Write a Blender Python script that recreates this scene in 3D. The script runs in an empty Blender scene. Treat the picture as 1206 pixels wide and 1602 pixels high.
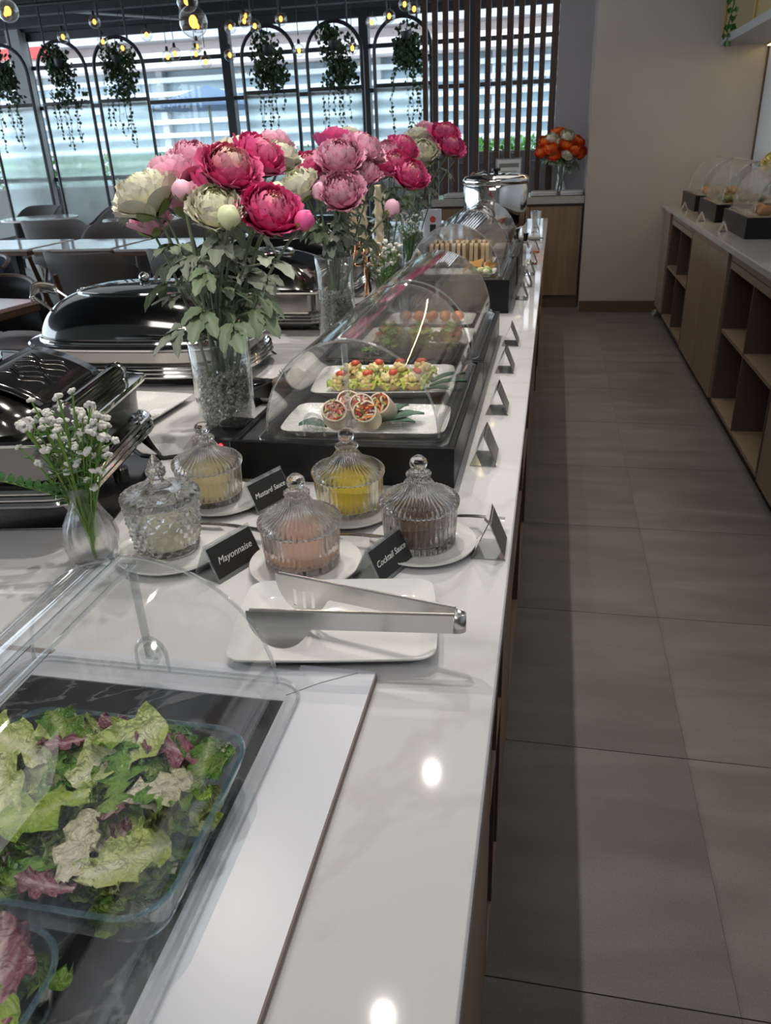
import bpy, math, random
from math import sin, cos, pi, radians as rad, sqrt
from mathutils import Vector, Matrix, Euler
SC = bpy.context.scene
COL = SC.collection
# ------------------------------------------------------------------ camera, world, lights, exposure
cd = bpy.data.cameras.new('camera'); cam = bpy.data.objects.new('camera', cd); COL.objects.link(cam)
SC.camera = cam
cd.sensor_fit = 'AUTO'; cd.sensor_width = 36.0; cd.lens = 27.13; cd.clip_start = 0.02; cd.clip_end = 200
PITCH, YAW, ROLL, EYE = 0.44527, 0.21534, -0.04108, 1.38
fw = Vector((-sin(YAW)*cos(PITCH), cos(YAW)*cos(PITCH), -sin(PITCH)))
r0 = Vector((cos(YAW), sin(YAW), 0)); u0 = r0.cross(fw)
rt = cos(ROLL)*r0 + sin(ROLL)*u0; up = -sin(ROLL)*r0 + cos(ROLL)*u0
cam.matrix_world = Matrix(((rt.x, up.x, -fw.x, 0), (rt.y, up.y, -fw.y, 0), (rt.z, up.z, -fw.z, EYE), (0, 0, 0, 1)))
cd.dof.use_dof = True; cd.dof.focus_distance = 1.05; cd.dof.aperture_fstop = 18.0

w = bpy.data.worlds.new('overcast_sky'); SC.world = w; w.use_nodes = True
bg = w.node_tree.nodes['Background']; bg.inputs[0].default_value = (0.74, 0.88, 1.0, 1); bg.inputs[1].default_value = 3.7

def lamp(name, kind, loc, power, color, aim=None, **kw):
    d = bpy.data.lights.new(name, kind); d.energy = power; d.color = color
    for k, v in kw.items(): setattr(d, k, v)
    o = bpy.data.objects.new(name, d); COL.objects.link(o); o.location = loc
    if aim is not None: o.rotation_euler = (Vector(aim)-Vector(loc)).to_track_quat('-Z', 'Y').to_euler()
    return o
WARM = (1.0, 0.93, 0.84)
# ceiling track spots over the buffet island, all on one line
for y, p, dy in ((1.45, 40, -0.5), (2.5, 62, -0.7), (3.6, 46, -0.3), (4.8, 46, 0.0)):
    lamp('island_spot', 'SPOT', (-0.39, y, 2.8), p, WARM, (-0.36, y+dy, 0.86), spot_size=rad(80), spot_blend=1.0, shadow_soft_size=0.014)
for y, p in ((3.0, 78), (1.7, 40)):
    lamp('island_spot', 'SPOT', (-1.0, y, 2.8), p, WARM, (-0.75, y-0.7, 0.86), spot_size=rad(72), spot_blend=1.0, shadow_soft_size=0.014)
lamp('island_spot', 'SPOT', (-0.55, 0.15, 2.8), 62, WARM, (-0.62, 1.75, 1.30), spot_size=rad(50), spot_blend=1.0, shadow_soft_size=0.03)  # extra spot added off the track line to brighten the bouquets from the front
# soft fill lights added below the ceiling to lift the dim parts
lamp('fill_light', 'AREA', (-0.9, -0.9, 2.86), 26, (1, 0.97, 0.95), (-0.75, 1.6, 1.0), shape='RECTANGLE', size=2.0, size_y=0.8)
lamp('fill_light', 'AREA', (0.40, 1.0, 2.86), 7, (1, 0.96, 0.92), (0.40, 1.0, 0), shape='RECTANGLE', size=0.8, size_y=1.6)
lamp('fill_light', 'AREA', (0.2, 4.9, 2.86), 8, (1, 0.95, 0.9), (0.2, 4.9, 0), shape='RECTANGLE', size=1.2, size_y=2.6)
lamp('fill_light', 'AREA', (-4.2, 5.4, 3.0), 22, (0.9, 0.94, 1.0), (-4.2, 5.4, 0), shape='RECTANGLE', size=3.0, size_y=4.0)
# warm strip tucked under the wall cupboard on the right
lamp('shelf_strip_light', 'AREA', (1.45, 5.6, 1.915), 8, (1.0, 0.76, 0.42), (1.40, 5.6, 0.9), shape='RECTANGLE', size=0.02, size_y=2.8)

vs = SC.view_settings
SC.display_settings.display_device = 'sRGB'
vs.view_transform = 'Standard'; vs.look = 'None'; vs.gamma = 1.0; vs.use_curve_mapping = False; vs.exposure = 0.0
cy = SC.cycles
cy.max_bounces = 14; cy.diffuse_bounces = 3; cy.glossy_bounces = 5; cy.transmission_bounces = 10; cy.transparent_max_bounces = 48
cy.sample_clamp_indirect = 4.0; cy.caustics_reflective = False; cy.caustics_refractive = True; cy.blur_glossy = 0.1
cy.use_denoising = True

# ------------------------------------------------------------------ materials
MATS = {}
def mat(name, col=(0.8, 0.8, 0.8), rough=0.5, metal=0.0, **kw):
    m = bpy.data.materials.new(name); m.use_nodes = True
    b = m.node_tree.nodes['Principled BSDF']
    b.inputs['Base Color'].default_value = (*col, 1); b.inputs['Roughness'].default_value = rough; b.inputs['Metallic'].default_value = metal
    for k, v in kw.items(): b.inputs[k.replace('_', ' ')].default_value = v
    MATS[name] = m
    return m
def nd(m, kind, **inp):
    n = m.node_tree.nodes.new(kind)
    for k, v in inp.items():
        if k in n.inputs: n.inputs[k].default_value = v
        else: setattr(n, k, v)
    return n
def ln(m, a, b): m.node_tree.links.new(a, b)
def ramp(m, src, stops):
    r = nd(m, 'ShaderNodeValToRGB'); e = r.color_ramp.elements
    while len(e) < len(stops): e.new(0.5)
    for el, (p, c) in zip(e, stops): el.position = p; el.color = (*c, 1)
    ln(m, src, r.inputs[0]); return r.outputs[0]
def bsdf(m): return m.node_tree.nodes['Principled BSDF']
def coords(m, scale=(1, 1, 1), which='Object'):
    t = nd(m, 'ShaderNodeTexCoord'); mp = nd(m, 'ShaderNodeMapping'); mp.inputs['Scale'].default_value = scale
    ln(m, t.outputs[which], mp.inputs[0]); return mp.outputs[0]
def noisy(m, scale=(1, 1, 1), nscale=5, detail=4, stops=None, bump=0, which='Object', dist=0.0, bdist=0.002):
    n = nd(m, 'ShaderNodeTexNoise', Scale=nscale, Detail=detail, Distortion=dist); ln(m, coords(m, scale, which), n.inputs['Vector'])
    if stops: ln(m, ramp(m, n.outputs['Fac'], stops), bsdf(m).inputs['Base Color'])
    if bump:
        bp = nd(m, 'ShaderNodeBump', Strength=bump, Distance=bdist); ln(m, n.outputs['Fac'], bp.inputs['Height']); ln(m, bp.outputs[0], bsdf(m).inputs['Normal'])
    return n
def vcol(name, rough=0.5, **kw):
    m = mat(name, rough=rough, **kw); a = nd(m, 'ShaderNodeAttribute', attribute_name='Col'); ln(m, a.outputs['Color'], bsdf(m).inputs['Base Color']); return m
def clear(name, tint=(0.97, 0.98, 0.98), gloss_rough=0.02, haze=0.02, hazecol=(0.8, 0.8, 0.8), ior=1.45, boost=1.0):
    """thin clear sheet: straight-through transparency, Fresnel reflection and a little surface haze"""
    m = bpy.data.materials.new(name); m.use_nodes = True; nt = m.node_tree; nt.nodes.clear()
    out = nd(m, 'ShaderNodeOutputMaterial'); tr = nd(m, 'ShaderNodeBsdfTransparent', Color=(*tint, 1)); gl = nd(m, 'ShaderNodeBsdfGlossy', Roughness=gloss_rough, Color=(1, 1, 1, 1))
    df = nd(m, 'ShaderNodeBsdfDiffuse', Color=(*hazecol, 1)); fr = nd(m, 'ShaderNodeLayerWeight', Blend=0.5)
    # Schlick: f0 + (1-f0) * facing^5
    f0 = ((ior-1)/(ior+1))**2
    pw = nd(m, 'ShaderNodeMath', operation='POWER'); ln(m, fr.outputs['Facing'], pw.inputs[0]); pw.inputs[1].default_value = 4.0
    ma = nd(m, 'ShaderNodeMath', operation='MULTIPLY_ADD', use_clamp=True); ln(m, pw.outputs[0], ma.inputs[0]); ma.inputs[1].default_value = 0.75*boost; ma.inputs[2].default_value = f0*boost
    mh = nd(m, 'ShaderNodeMixShader'); mh.inputs[0].default_value = haze; ln(m, tr.outputs[0], mh.inputs[1]); ln(m, df.outputs[0], mh.inputs[2])
    mx = nd(m, 'ShaderNodeMixShader'); ln(m, ma.outputs[0], mx.inputs[0]); ln(m, mh.outputs[0], mx.inputs[1]); ln(m, gl.outputs[0], mx.inputs[2]); ln(m, mx.outputs[0], out.inputs[0])
    MATS[name] = m; return m
def cutglass(name, ior=1.4, part=0.5, tint=(0.97, 0.98, 0.97), rough=0.0):
    """thick pressed glass: refracting glass blended with a straight-through share that lets light reach the contents"""
    m = bpy.data.materials.new(name); m.use_nodes = True; nt = m.node_tree; nt.nodes.clear()
    out = nd(m, 'ShaderNodeOutputMaterial'); g = nd(m, 'ShaderNodeBsdfGlass', Roughness=rough, IOR=ior, Color=(*tint, 1)); t = nd(m, 'ShaderNodeBsdfTransparent', Color=(*tint, 1))
    mx = nd(m, 'ShaderNodeMixShader'); mx.inputs[0].default_value = part; ln(m, g.outputs[0], mx.inputs[1]); ln(m, t.outputs[0], mx.inputs[2]); ln(m, mx.outputs[0], out.inputs[0])
    MATS[name] = m; return m
def glow(name, col, strength):
    m = bpy.data.materials.new(name); m.use_nodes = True; nt = m.node_tree; nt.nodes.clear()
    out = nd(m, 'ShaderNodeOutputMaterial'); e = nd(m, 'ShaderNodeEmission', Color=(*col, 1), Strength=strength); ln(m, e.outputs[0], out.inputs[0]); MATS[name] = m; return m

m = mat('marble', (0.8, 0.79, 0.77), 0.042, Specular_IOR_Level=0.35)
n = noisy(m, (1, 1, 1), 2.2, 8, [(0.0, (0.635, 0.63, 0.635)), (0.47, (0.655, 0.65, 0.655)), (0.5, (0.60, 0.59, 0.59)), (0.53, (0.655, 0.65, 0.655)), (1.0, (0.67, 0.67, 0.675))], dist=1.2)
m = mat('stone_grey', (0.5, 0.5, 0.5), 0.12)
noisy(m, (1, 1, 1), 2.0, 6, [(0.3, (0.42, 0.40, 0.37)), (0.7, (0.50, 0.48, 0.45))], dist=1.0)
m = mat('floor_tile', (0.3, 0.29, 0.27), 0.42, Specular_IOR_Level=0.4)
oi = nd(m, 'ShaderNodeObjectInfo'); n1 = nd(m, 'ShaderNodeTexNoise', Scale=3.0, Detail=6.0, Distortion=0.6); mp = nd(m, 'ShaderNodeMapping'); mp.inputs['Scale'].default_value = (0.55, 2.6, 1)
t = nd(m, 'ShaderNodeTexCoord'); ad = nd(m, 'ShaderNodeVectorMath', operation='ADD'); ln(m, t.outputs['Object'], ad.inputs[0]); vm = nd(m, 'ShaderNodeVectorMath', operation='SCALE'); ln(m, oi.outputs['Location'], vm.inputs[0]); vm.inputs['Scale'].default_value = 3.7
ln(m, vm.outputs[0], ad.inputs[1]); ln(m, ad.outputs[0], mp.inputs[0]); ln(m, mp.outputs[0], n1.inputs['Vector'])
n2 = nd(m, 'ShaderNodeTexNoise', Scale=260.0, Detail=2.0); ln(m, t.outputs['Object'], n2.inputs['Vector'])
mixf = nd(m, 'ShaderNodeMath', operation='MULTIPLY_ADD'); ln(m, n2.outputs['Fac'], mixf.inputs[0]); mixf.inputs[1].default_value = 0.5; ln(m, n1.outputs['Fac'], mixf.inputs[2])
ln(m, ramp(m, mixf.outputs[0], [(0.45, (0.125, 0.112, 0.10)), (0.75, (0.175, 0.160, 0.145)), (1.0, (0.225, 0.208, 0.19))]), bsdf(m).inputs['Base Color'])
mat('grout', (0.05, 0.048, 0.045), 0.8)
m = mat('oak', (0.30, 0.20, 0.13), 0.45); noisy(m, (9, 9, 0.5), 3, 6, [(0.3, (0.20, 0.125, 0.072)), (0.7, (0.30, 0.20, 0.125))])
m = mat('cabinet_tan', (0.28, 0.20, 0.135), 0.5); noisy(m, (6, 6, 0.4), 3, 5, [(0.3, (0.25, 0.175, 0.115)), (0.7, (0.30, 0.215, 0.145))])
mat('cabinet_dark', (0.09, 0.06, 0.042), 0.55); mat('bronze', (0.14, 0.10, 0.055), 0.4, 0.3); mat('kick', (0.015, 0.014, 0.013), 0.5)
mat('lip_tan', (0.42, 0.36, 0.27), 0.5)
m = mat('wall_beige', (0.47, 0.42, 0.37), 0.22); noisy(m, (1, 1, 1), 1.2, 5, [(0.3, (0.45, 0.40, 0.35)), (0.7, (0.50, 0.45, 0.40))])
mat('wall_mauve', (0.36, 0.33, 0.35), 0.35); mat('wall_white', (0.7, 0.72, 0.76), 0.3); mat('wall_plain', (0.35, 0.33, 0.31), 0.7)
mat('ceiling_dark', (0.035, 0.036, 0.04), 0.7); mat('steel_black', (0.022, 0.023, 0.026), 0.45); mat('pipe_grey', (0.3, 0.3, 0.3), 0.5)
m = mat('screen_wood', (0.085, 0.045, 0.03), 0.5); noisy(m, (20, 20, 1), 4, 4, [(0.3, (0.065, 0.034, 0.022)), (0.7, (0.10, 0.055, 0.036))])
mat('chrome', (0.78, 0.77, 0.75), 0.06, 1.0); m = mat('steel', (0.38, 0.365, 0.345), 0.17, 1.0)
mat('steel_dark', (0.22, 0.215, 0.21), 0.1, 1.0); mat('steel_tong', (0.62, 0.61, 0.585), 0.24, 1.0)
m = mat('smoked_glass', (0.012, 0.018, 0.02), 0.05, Specular_IOR_Level=0.7)
v = nd(m, 'ShaderNodeTexVoronoi', Scale=230.0); ln(m, coords(m), v.inputs['Vector']); ln(m, ramp(m, v.outputs['Distance'], [(0.0, (0.10, 0.11, 0.095)), (0.28, (0.012, 0.018, 0.02))]), bsdf(m).inputs['Base Color'])
mat('black_gloss', (0.01, 0.01, 0.011), 0.12); mat('black_satin', (0.008, 0.008, 0.009), 0.35, Specular_IOR_Level=0.3); mat('black_matt', (0.016, 0.016, 0.017), 0.6)
m = mat('black_stone', (0.02, 0.021, 0.024), 0.16); noisy(m, (1, 1, 1), 7, 8, [(0.0, (0.012, 0.013, 0.016)), (0.5, (0.022, 0.023, 0.027)), (0.515, (0.14, 0.14, 0.145)), (0.53, (0.02, 0.021, 0.025)), (1.0, (0.03, 0.03, 0.034))], dist=1.6)
m = mat('slate', (0.05, 0.05, 0.055), 0.35)
mat('porcelain', (0.82, 0.82, 0.80), 0.09); m = mat('porcelain_relief', (0.80, 0.80, 0.78), 0.12)
v = nd(m, 'ShaderNodeTexVoronoi', Scale=170.0); ln(m, coords(m), v.inputs['Vector']); bp = nd(m, 'ShaderNodeBump', Strength=0.55, Distance=0.002); ln(m, v.outputs['Distance'], bp.inputs['Height']); ln(m, bp.outputs[0], bsdf(m).inputs['Normal'])
mat('board_white', (0.62, 0.64, 0.70), 0.3); mat('board_edge', (0.22, 0.18, 0.16), 0.7)
mat('card_black', (0.025, 0.025, 0.025), 0.35); mat('card_grey', (0.16, 0.15, 0.145), 0.4); mat('ink_white', (0.85, 0.85, 0.82), 0.5); mat('ink_grey', (0.25, 0.25, 0.25), 0.6); mat('paper', (0.85, 0.85, 0.86), 0.6)
clear('acrylic', (0.996, 0.998, 0.998), 0.02, 0.006, (0.8, 0.82, 0.84)); clear('acrylic_scuff_sheen', (0.98, 0.98, 0.98), 0.05, 0.085, (0.66, 0.61, 0.57), boost=1.4)  # beige haze of the second: scuffs plus the wall's reflection in far panels
clear('acrylic_edge', (0.92, 0.94, 0.945), 0.03, 0.13, (0.85, 0.87, 0.88), boost=2.5)
clear('vase_glass', (0.95, 0.965, 0.96), 0.02, 0.01, boost=1.5); clear('bowl_glass', (0.95, 0.98, 0.99), 0.03, 0.012, (0.4, 0.65, 0.8), boost=1.6); clear('bowl_rim', (0.84, 0.95, 0.98), 0.04, 0.06, (0.4, 0.7, 0.85), boost=3.0)
clear('window_glass', (0.96, 0.98, 0.98), 0.0, 0.0); clear('globe_glass', (0.93, 0.93, 0.92), 0.02, 0.02, boost=1.8)
cutglass('jar_glass', 1.45, 0.2, (1, 1, 1)); cutglass('jar_glass_lid', 1.48, 0.15, (1, 1, 1)); cutglass('bud_vase_glass', 1.40, 0.35, (1, 1, 1))
clear('glass_chip', (0.72, 0.72, 0.70), 0.04, 0.62, (0.74, 0.73, 0.71), boost=2.5)
# fluted partition glass
m = bpy.data.materials.new('fluted_glass'); m.use_nodes = True; nt = m.node_tree; nt.nodes.clear(); MATS['fluted_glass'] = m
out = nd(m, 'ShaderNodeOutputMaterial'); rf = nd(m, 'ShaderNodeBsdfRefraction', Roughness=0.15, IOR=1.10, Color=(0.95, 0.99, 0.98, 1)); gl = nd(m, 'ShaderNodeBsdfGlossy', Roughness=0.15); tr = nd(m, 'ShaderNodeBsdfTransparent', Color=(0.92, 0.97, 0.97, 1))
wv = nd(m, 'ShaderNodeTexWave', Scale=22.0); ln(m, coords(m), wv.inputs['Vector']); bp = nd(m, 'ShaderNodeBump', Strength=0.5, Distance=0.01); ln(m, wv.outputs['Fac'], bp.inputs['Height']); ln(m, bp.outputs[0], rf.inputs['Normal']); ln(m, bp.outputs[0], gl.inputs['Normal'])
mx = nd(m, 'ShaderNodeMixShader'); mx.inputs[0].default_value = 0.25; ln(m, rf.outputs[0], mx.inputs[1]); ln(m, tr.outputs[0], mx.inputs[2])
m2 = nd(m, 'ShaderNodeMixShader'); m2.inputs[0].default_value = 0.07; ln(m, mx.outputs[0], m2.inputs[1]); ln(m, gl.outputs[0], m2.inputs[2]); ln(m, m2.outputs[0], out.inputs[0])

vcol('petal', 0.55, Subsurface_Weight=0.0); vcol('leaf_grey', 0.55); m = vcol('salad_leaf', 0.32); n = nd(m, 'ShaderNodeTexNoise', Scale=7.0, Detail=3.0, Distortion=0.8); ln(m, coords(m), n.inputs['Vector']); bp = nd(m, 'ShaderNodeBump', Strength=0.55, Distance=0.06); ln(m, n.outputs['Fac'], bp.inputs['Height']); ln(m, bp.outputs[0], bsdf(m).inputs['Normal']); vcol('food', 0.45)
mat('stem', (0.16, 0.22, 0.09), 0.5); mat('stem_grey', (0.20, 0.24, 0.15), 0.55); mat('sprig_stem', (0.16, 0.30, 0.05), 0.5); mat('sprig_white', (0.80, 0.79, 0.74), 0.5); mat('sprig_leaf', (0.10, 0.25, 0.07), 0.45)
mat('ivy', (0.022, 0.062, 0.018), 0.6); mat('ivy_fresh', (0.035, 0.12, 0.02), 0.5); mat('ivy_stem', (0.05, 0.06, 0.03), 0.7); mat('hedge', (0.13, 0.38, 0.05), 0.7)
mat('sauce_cream', (0.84, 0.80, 0.58), 0.3); mat('sauce_mustard', (0.86, 0.70, 0.34), 0.3); mat('sauce_pink', (0.86, 0.52, 0.36), 0.35); m = mat('sauce_yellow', (0.92, 0.66, 0.01), 0.2); mat('sauce_brown', (0.10, 0.045, 0.015), 0.15)
m = mat('chair_fabric', (0.155, 0.14, 0.135), 0.75); m = mat('chair_wood', (0.115, 0.058, 0.03), 0.4); mat('chair_black', (0.012, 0.011, 0.012), 0.5); mat('navy', (0.012, 0.018, 0.035), 0.8); mat('seat_pale', (0.5, 0.42, 0.42), 0.6)
m = mat('table_marble', (0.72, 0.7, 0.68), 0.08); noisy(m, (1, 1, 1), 4, 5, [(0.3, (0.62, 0.54, 0.52)), (0.6, (0.72, 0.68, 0.66))])
mat('table_pink', (0.66, 0.45, 0.42), 0.15); mat('table_edge', (0.13, 0.07, 0.04), 0.45)
mat('gold', (0.72, 0.42, 0.25), 0.15, 1.0); mat('candle', (0.80, 0.68, 0.46), 0.4); mat('brass', (0.55, 0.40, 0.10), 0.3, 0.6); mat('shelf_cream', (0.55, 0.48, 0.30), 0.6)
mat('concrete', (0.55, 0.56, 0.58), 0.8); mat('facade_pink', (0.74, 0.64, 0.62), 0.8); mat('facade_glass', (0.50, 0.61, 0.68), 0.35); mat('louver_white', (0.86, 0.89, 0.92), 0.5); mat('parasol', (0.11, 0.17, 0.27), 0.8); mat('parasol_under', (0.30, 0.27, 0.20), 0.8); mat('red_sign', (0.55, 0.06, 0.05), 0.5); mat('pavement', (0.45, 0.46, 0.46), 0.8); mat('planter_brown', (0.030, 0.018, 0.016), 0.8)
mat('towel', (0.72, 0.72, 0.72), 0.9); mat('cable', (0.012, 0.012, 0.012), 0.5); glow('led_red', (1, 0.02, 0.03), 6.0); glow('filament', (1.0, 0.40, 0.06), 4.5); glow('strip_glow', (1.0, 0.72, 0.30), 6.0); mat('silver_cap', (0.7, 0.7, 0.7), 0.1, 1.0)
M = MATS
# ------------------------------------------------------------------ mesh helpers
class MB:
    def __init__(s): s.v = []; s.f = []; s.c = None
    def add(s, vs, fs, T=None, col=None):
        b = len(s.v)
        if T is not None: vs = [tuple(T @ Vector(p)) for p in vs]
        s.v += vs; s.f += [tuple(i+b for i in f) for f in fs]
        if col is not None:
            if s.c is None: s.c = [(0.8, 0.8, 0.8)]*b
            s.c += col if isinstance(col, list) else [col]*len(vs)
        elif s.c is not None: s.c += [(0.8, 0.8, 0.8)]*len(vs)
        return s
    def box(s, x0, y0, z0, x1, y1, z1, ch=0.0, T=None, col=None):
        if ch <= 0:
            vs = [(x, y, z) for z in (z0, z1) for y in (y0, y1) for x in (x0, x1)]
            fs = [(0, 2, 3, 1), (4, 5, 7, 6), (0, 1, 5, 4), (2, 6, 7, 3), (0, 4, 6, 2), (1, 3, 7, 5)]
        else:
            c = min(ch, (x1-x0)/2.01, (y1-y0)/2.01, (z1-z0)/2.01)
            def ring(z, i): return [(x0+i, y0+c+0*i, z), (x0+c, y0+i, z), (x1-c, y0+i, z), (x1-i, y0+c, z), (x1-i, y1-c, z), (x1-c, y1-i, z), (x0+c, y1-i, z), (x0+i, y1-c, z)]
            def rin(z): return [(x0+c, y0+c, z)]*0
            R = [ring(z0+c, 0), ring(z1-c, 0)]
            top = [(x0+c, y0+c, z1), (x1-c, y0+c, z1), (x1-c, y1-c, z1), (x0+c, y1-c, z1)]; bot = [(p[0], p[1], z0) for p in top]
            vs = R[0]+R[1]+bot+top
            fs = [(i, (i+1) % 8, 8+(i+1) % 8, 8+i) for i in range(8)]
            # top: ring 8..15, corners 20..23 ; bottom: ring 0..7, corners 16..19
            for k in range(4):
                a, b = 2*k, 2*k+1; n2 = (2*k+2) % 8; cn = (k+1) % 4
                fs += [(8+a, 8+b, 20+k), (8+b, 8+n2, 20+cn, 20+k)]
                fs += [(b, a, 16+k), (n2, b, 16+k, 16+cn)]
            fs += [(20, 21, 22, 23), (19, 18, 17, 16)]
        return s.add(vs, fs, T, col)
    def lathe(s, prof, n=32, fn=None, T=None, cap0=True, cap1=True, col=None):
        vs = []; fs = []; m = len(prof)
        for j, (r, z) in enumerate(prof):
            for i in range(n):
                a = 2*pi*i/n; rr = r if fn is None else fn(r, z, a, j)
                vs.append((rr*cos(a), rr*sin(a), z))
        for j in range(m-1):
            for i in range(n):
                i2 = (i+1) % n; fs.append((j*n+i, j*n+i2, (j+1)*n+i2, (j+1)*n+i))
        if cap0: fs.append(tuple(reversed(range(n))))
        if cap1: fs.append(tuple((m-1)*n+i for i in range(n)))
        if isinstance(col, list): col = [col[j] for j in range(m) for i in range(n)]
        return s.add(vs, fs, T, col)
    def tube(s, path, r, n=8, closed=False, T=None, col=None, flat=1.0):
        P_ = [Vector(p) for p in path]; m = len(P_); vs = []; fs = []
        rs = r if isinstance(r, (list, tuple)) else [r]*m
        nrm = None
        for i in range(m):
            t = (P_[(i+1) % m]-P_[i-1]) if closed else (P_[min(i+1, m-1)]-P_[max(i-1, 0)])
            t = t.normalized() if t.length > 1e-9 else Vector((0, 0, 1))
            if nrm is None: nrm = t.orthogonal().normalized() if abs(t.z) > 0.9 else t.cross(Vector((0, 0, 1))).normalized()
            else: nrm = (nrm - t*nrm.dot(t)).normalized()
            bn = t.cross(nrm)
            for k in range(n):
                a = 2*pi*k/n; vs.append(tuple(P_[i] + nrm*cos(a)*rs[i] + bn*sin(a)*rs[i]*flat))
        for i in range(m if closed else m-1):
            i2 = (i+1) % m
            for k in range(n):
                k2 = (k+1) % n; fs.append((i*n+k, i*n+k2, i2*n+k2, i2*n+k))
        if not closed: fs += [tuple(reversed(range(n))), tuple((m-1)*n+k for k in range(n))]
        return s.add(vs, fs, T, col)
    def grid(s, fn, nu, nv, wrap=False, T=None, colfn=None):
        vs = []; cs = []
        for j in range(nv+1):
            for i in range(nu if wrap else nu+1):
                u, v = i/nu, j/nv; vs.append(tuple(fn(u, v)))
                if colfn: cs.append(colfn(u, v))
        W = nu if wrap else nu+1; fs = []
        for j in range(nv):
            for i in range(nu):
                i2 = (i+1) % W; fs.append((j*W+i, j*W+i2, (j+1)*W+i2, (j+1)*W+i))
        return s.add(vs, fs, T, cs if colfn else None)
    def loft(s, secs, cap0=True, cap1=True, T=None, closed=True):
        n = len(secs[0]); vs = [tuple(p) for q in secs for p in q]; fs = []
        for j in range(len(secs)-1):
            for i in range(n if closed else n-1):
                i2 = (i+1) % n; fs.append((j*n+i, j*n+i2, (j+1)*n+i2, (j+1)*n+i))
        if cap0: fs.append(tuple(reversed(range(n))))
        if cap1: fs.append(tuple((len(secs)-1)*n+i for i in range(n)))
        return s.add(vs, fs, T)
    def prism(s, poly, z0, z1, T=None, col=None):
        n = len(poly); vs = [(x, y, z0) for x, y in poly]+[(x, y, z1) for x, y in poly]
        fs = [tuple(reversed(range(n))), tuple(range(n, 2*n))]+[(i, (i+1) % n, n+(i+1) % n, n+i) for i in range(n)]
        return s.add(vs, fs, T, col)
    def ball(s, c, r, n=12, m=8, T=None, col=None, sq=(1, 1, 1), fn=None):
        vs = [(0, 0, -1)]; fs = []
        for j in range(1, m):
            a = -pi/2+pi*j/m
            vs += [(cos(a)*cos(2*pi*i/n), cos(a)*sin(2*pi*i/n), sin(a)) for i in range(n)]
        vs.append((0, 0, 1)); top = len(vs)-1
        for i in range(n):
            i2 = (i+1) % n; fs.append((0, 1+i2, 1+i))
            for j in range(m-2): fs.append((1+j*n+i, 1+j*n+i2, 1+(j+1)*n+i2, 1+(j+1)*n+i))
            fs.append((1+(m-2)*n+i, 1+(m-2)*n+i2, top))
        out = []
        for p in vs:
            k = fn(p) if fn else 1.0; out.append((c[0]+p[0]*r*sq[0]*k, c[1]+p[1]*r*sq[1]*k, c[2]+p[2]*r*sq[2]*k))
        return s.add(out, fs, T, col)
    def mesh(s, name, mt, smooth=True, ang=38):
        me = bpy.data.meshes.new(name); me.from_pydata(s.v, [], s.f)
        if s.c:
            a = me.color_attributes.new('Col', 'FLOAT_COLOR', 'POINT'); a.data.foreach_set('color', [x for c in s.c for x in (*c, 1.0)])
        if mt is not None: me.materials.append(mt)
        if smooth:
            me.shade_smooth()
            if ang < 179: me.set_sharp_from_angle(angle=rad(ang))
        me.update(); return me
def rrect(hx, hy, r, n=5, z=0.0, cx=0.0, cy=0.0):
    out = []
    for k, (sx, sy) in enumerate(((1, 1), (-1, 1), (-1, -1), (1, -1))):
        for i in range(n+1):
            a = (k+i/n)*pi/2; out.append((cx+sx*(hx-r)+r*cos(a), cy+sy*(hy-r)+r*sin(a), z))
    return out
def sell(hx, hy, p, n=64, z=0.0):
    return [(hx*math.copysign(abs(cos(a))**(2/p), cos(a)), hy*math.copysign(abs(sin(a))**(2/p), sin(a)), z) for a in (2*pi*i/n for i in range(n))]
def obj(name, mb, mt, parent=None, loc=None, rot=None, smooth=True, ang=38, solid=0, rimless=False, kind=None, label=None):
    me = mb if isinstance(mb, bpy.types.Mesh) else mb.mesh(name, M[mt] if isinstance(mt, str) else mt, smooth, ang)
    o = bpy.data.objects.new(name, me); COL.objects.link(o)
    if parent is not None: o.parent = parent
    if loc is not None: o.location = loc
    if rot is not None: o.rotation_euler = rot
    if solid: md = o.modifiers.new('thickness', 'SOLIDIFY'); md.thickness = solid; md.offset = 0; md.use_rim = not rimless
    if kind: o['kind'] = kind
    if label: o['label'] = label
    return o
def thing(name, label, cat, loc=(0, 0, 0), rz=0.0, group=None):
    o = bpy.data.objects.new(name, None); COL.objects.link(o); o.location = loc; o.rotation_euler = (0, 0, rz); o.empty_display_size = 0.05
    return tag(o, label, cat, group)
def tag(o, label, cat, group=None):
    o['label'] = label; o['category'] = cat
    if group: o['group'] = group
    return o
def struct(name, mb, mt, parent=None, **kw):
    o = obj(name, mb, mt, parent, **kw)
    if parent is None: o['kind'] = 'structure'
    return o
def dup(o, loc=None, rz=None, label=None, group=None, parent=None):
    c = o.copy(); COL.objects.link(c)
    if parent is not None: c.parent = parent
    if loc is not None: c.location = loc
    if rz is not None: c.rotation_euler = (0, 0, rz)
    if label: c['label'] = label
    if group: c['group'] = group
    for ch in KIDS(o): dup(ch, parent=c)
    return c
def KIDS(o): return list(o.children)
def box(*a, **k): return MB().box(*a, **k)
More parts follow.
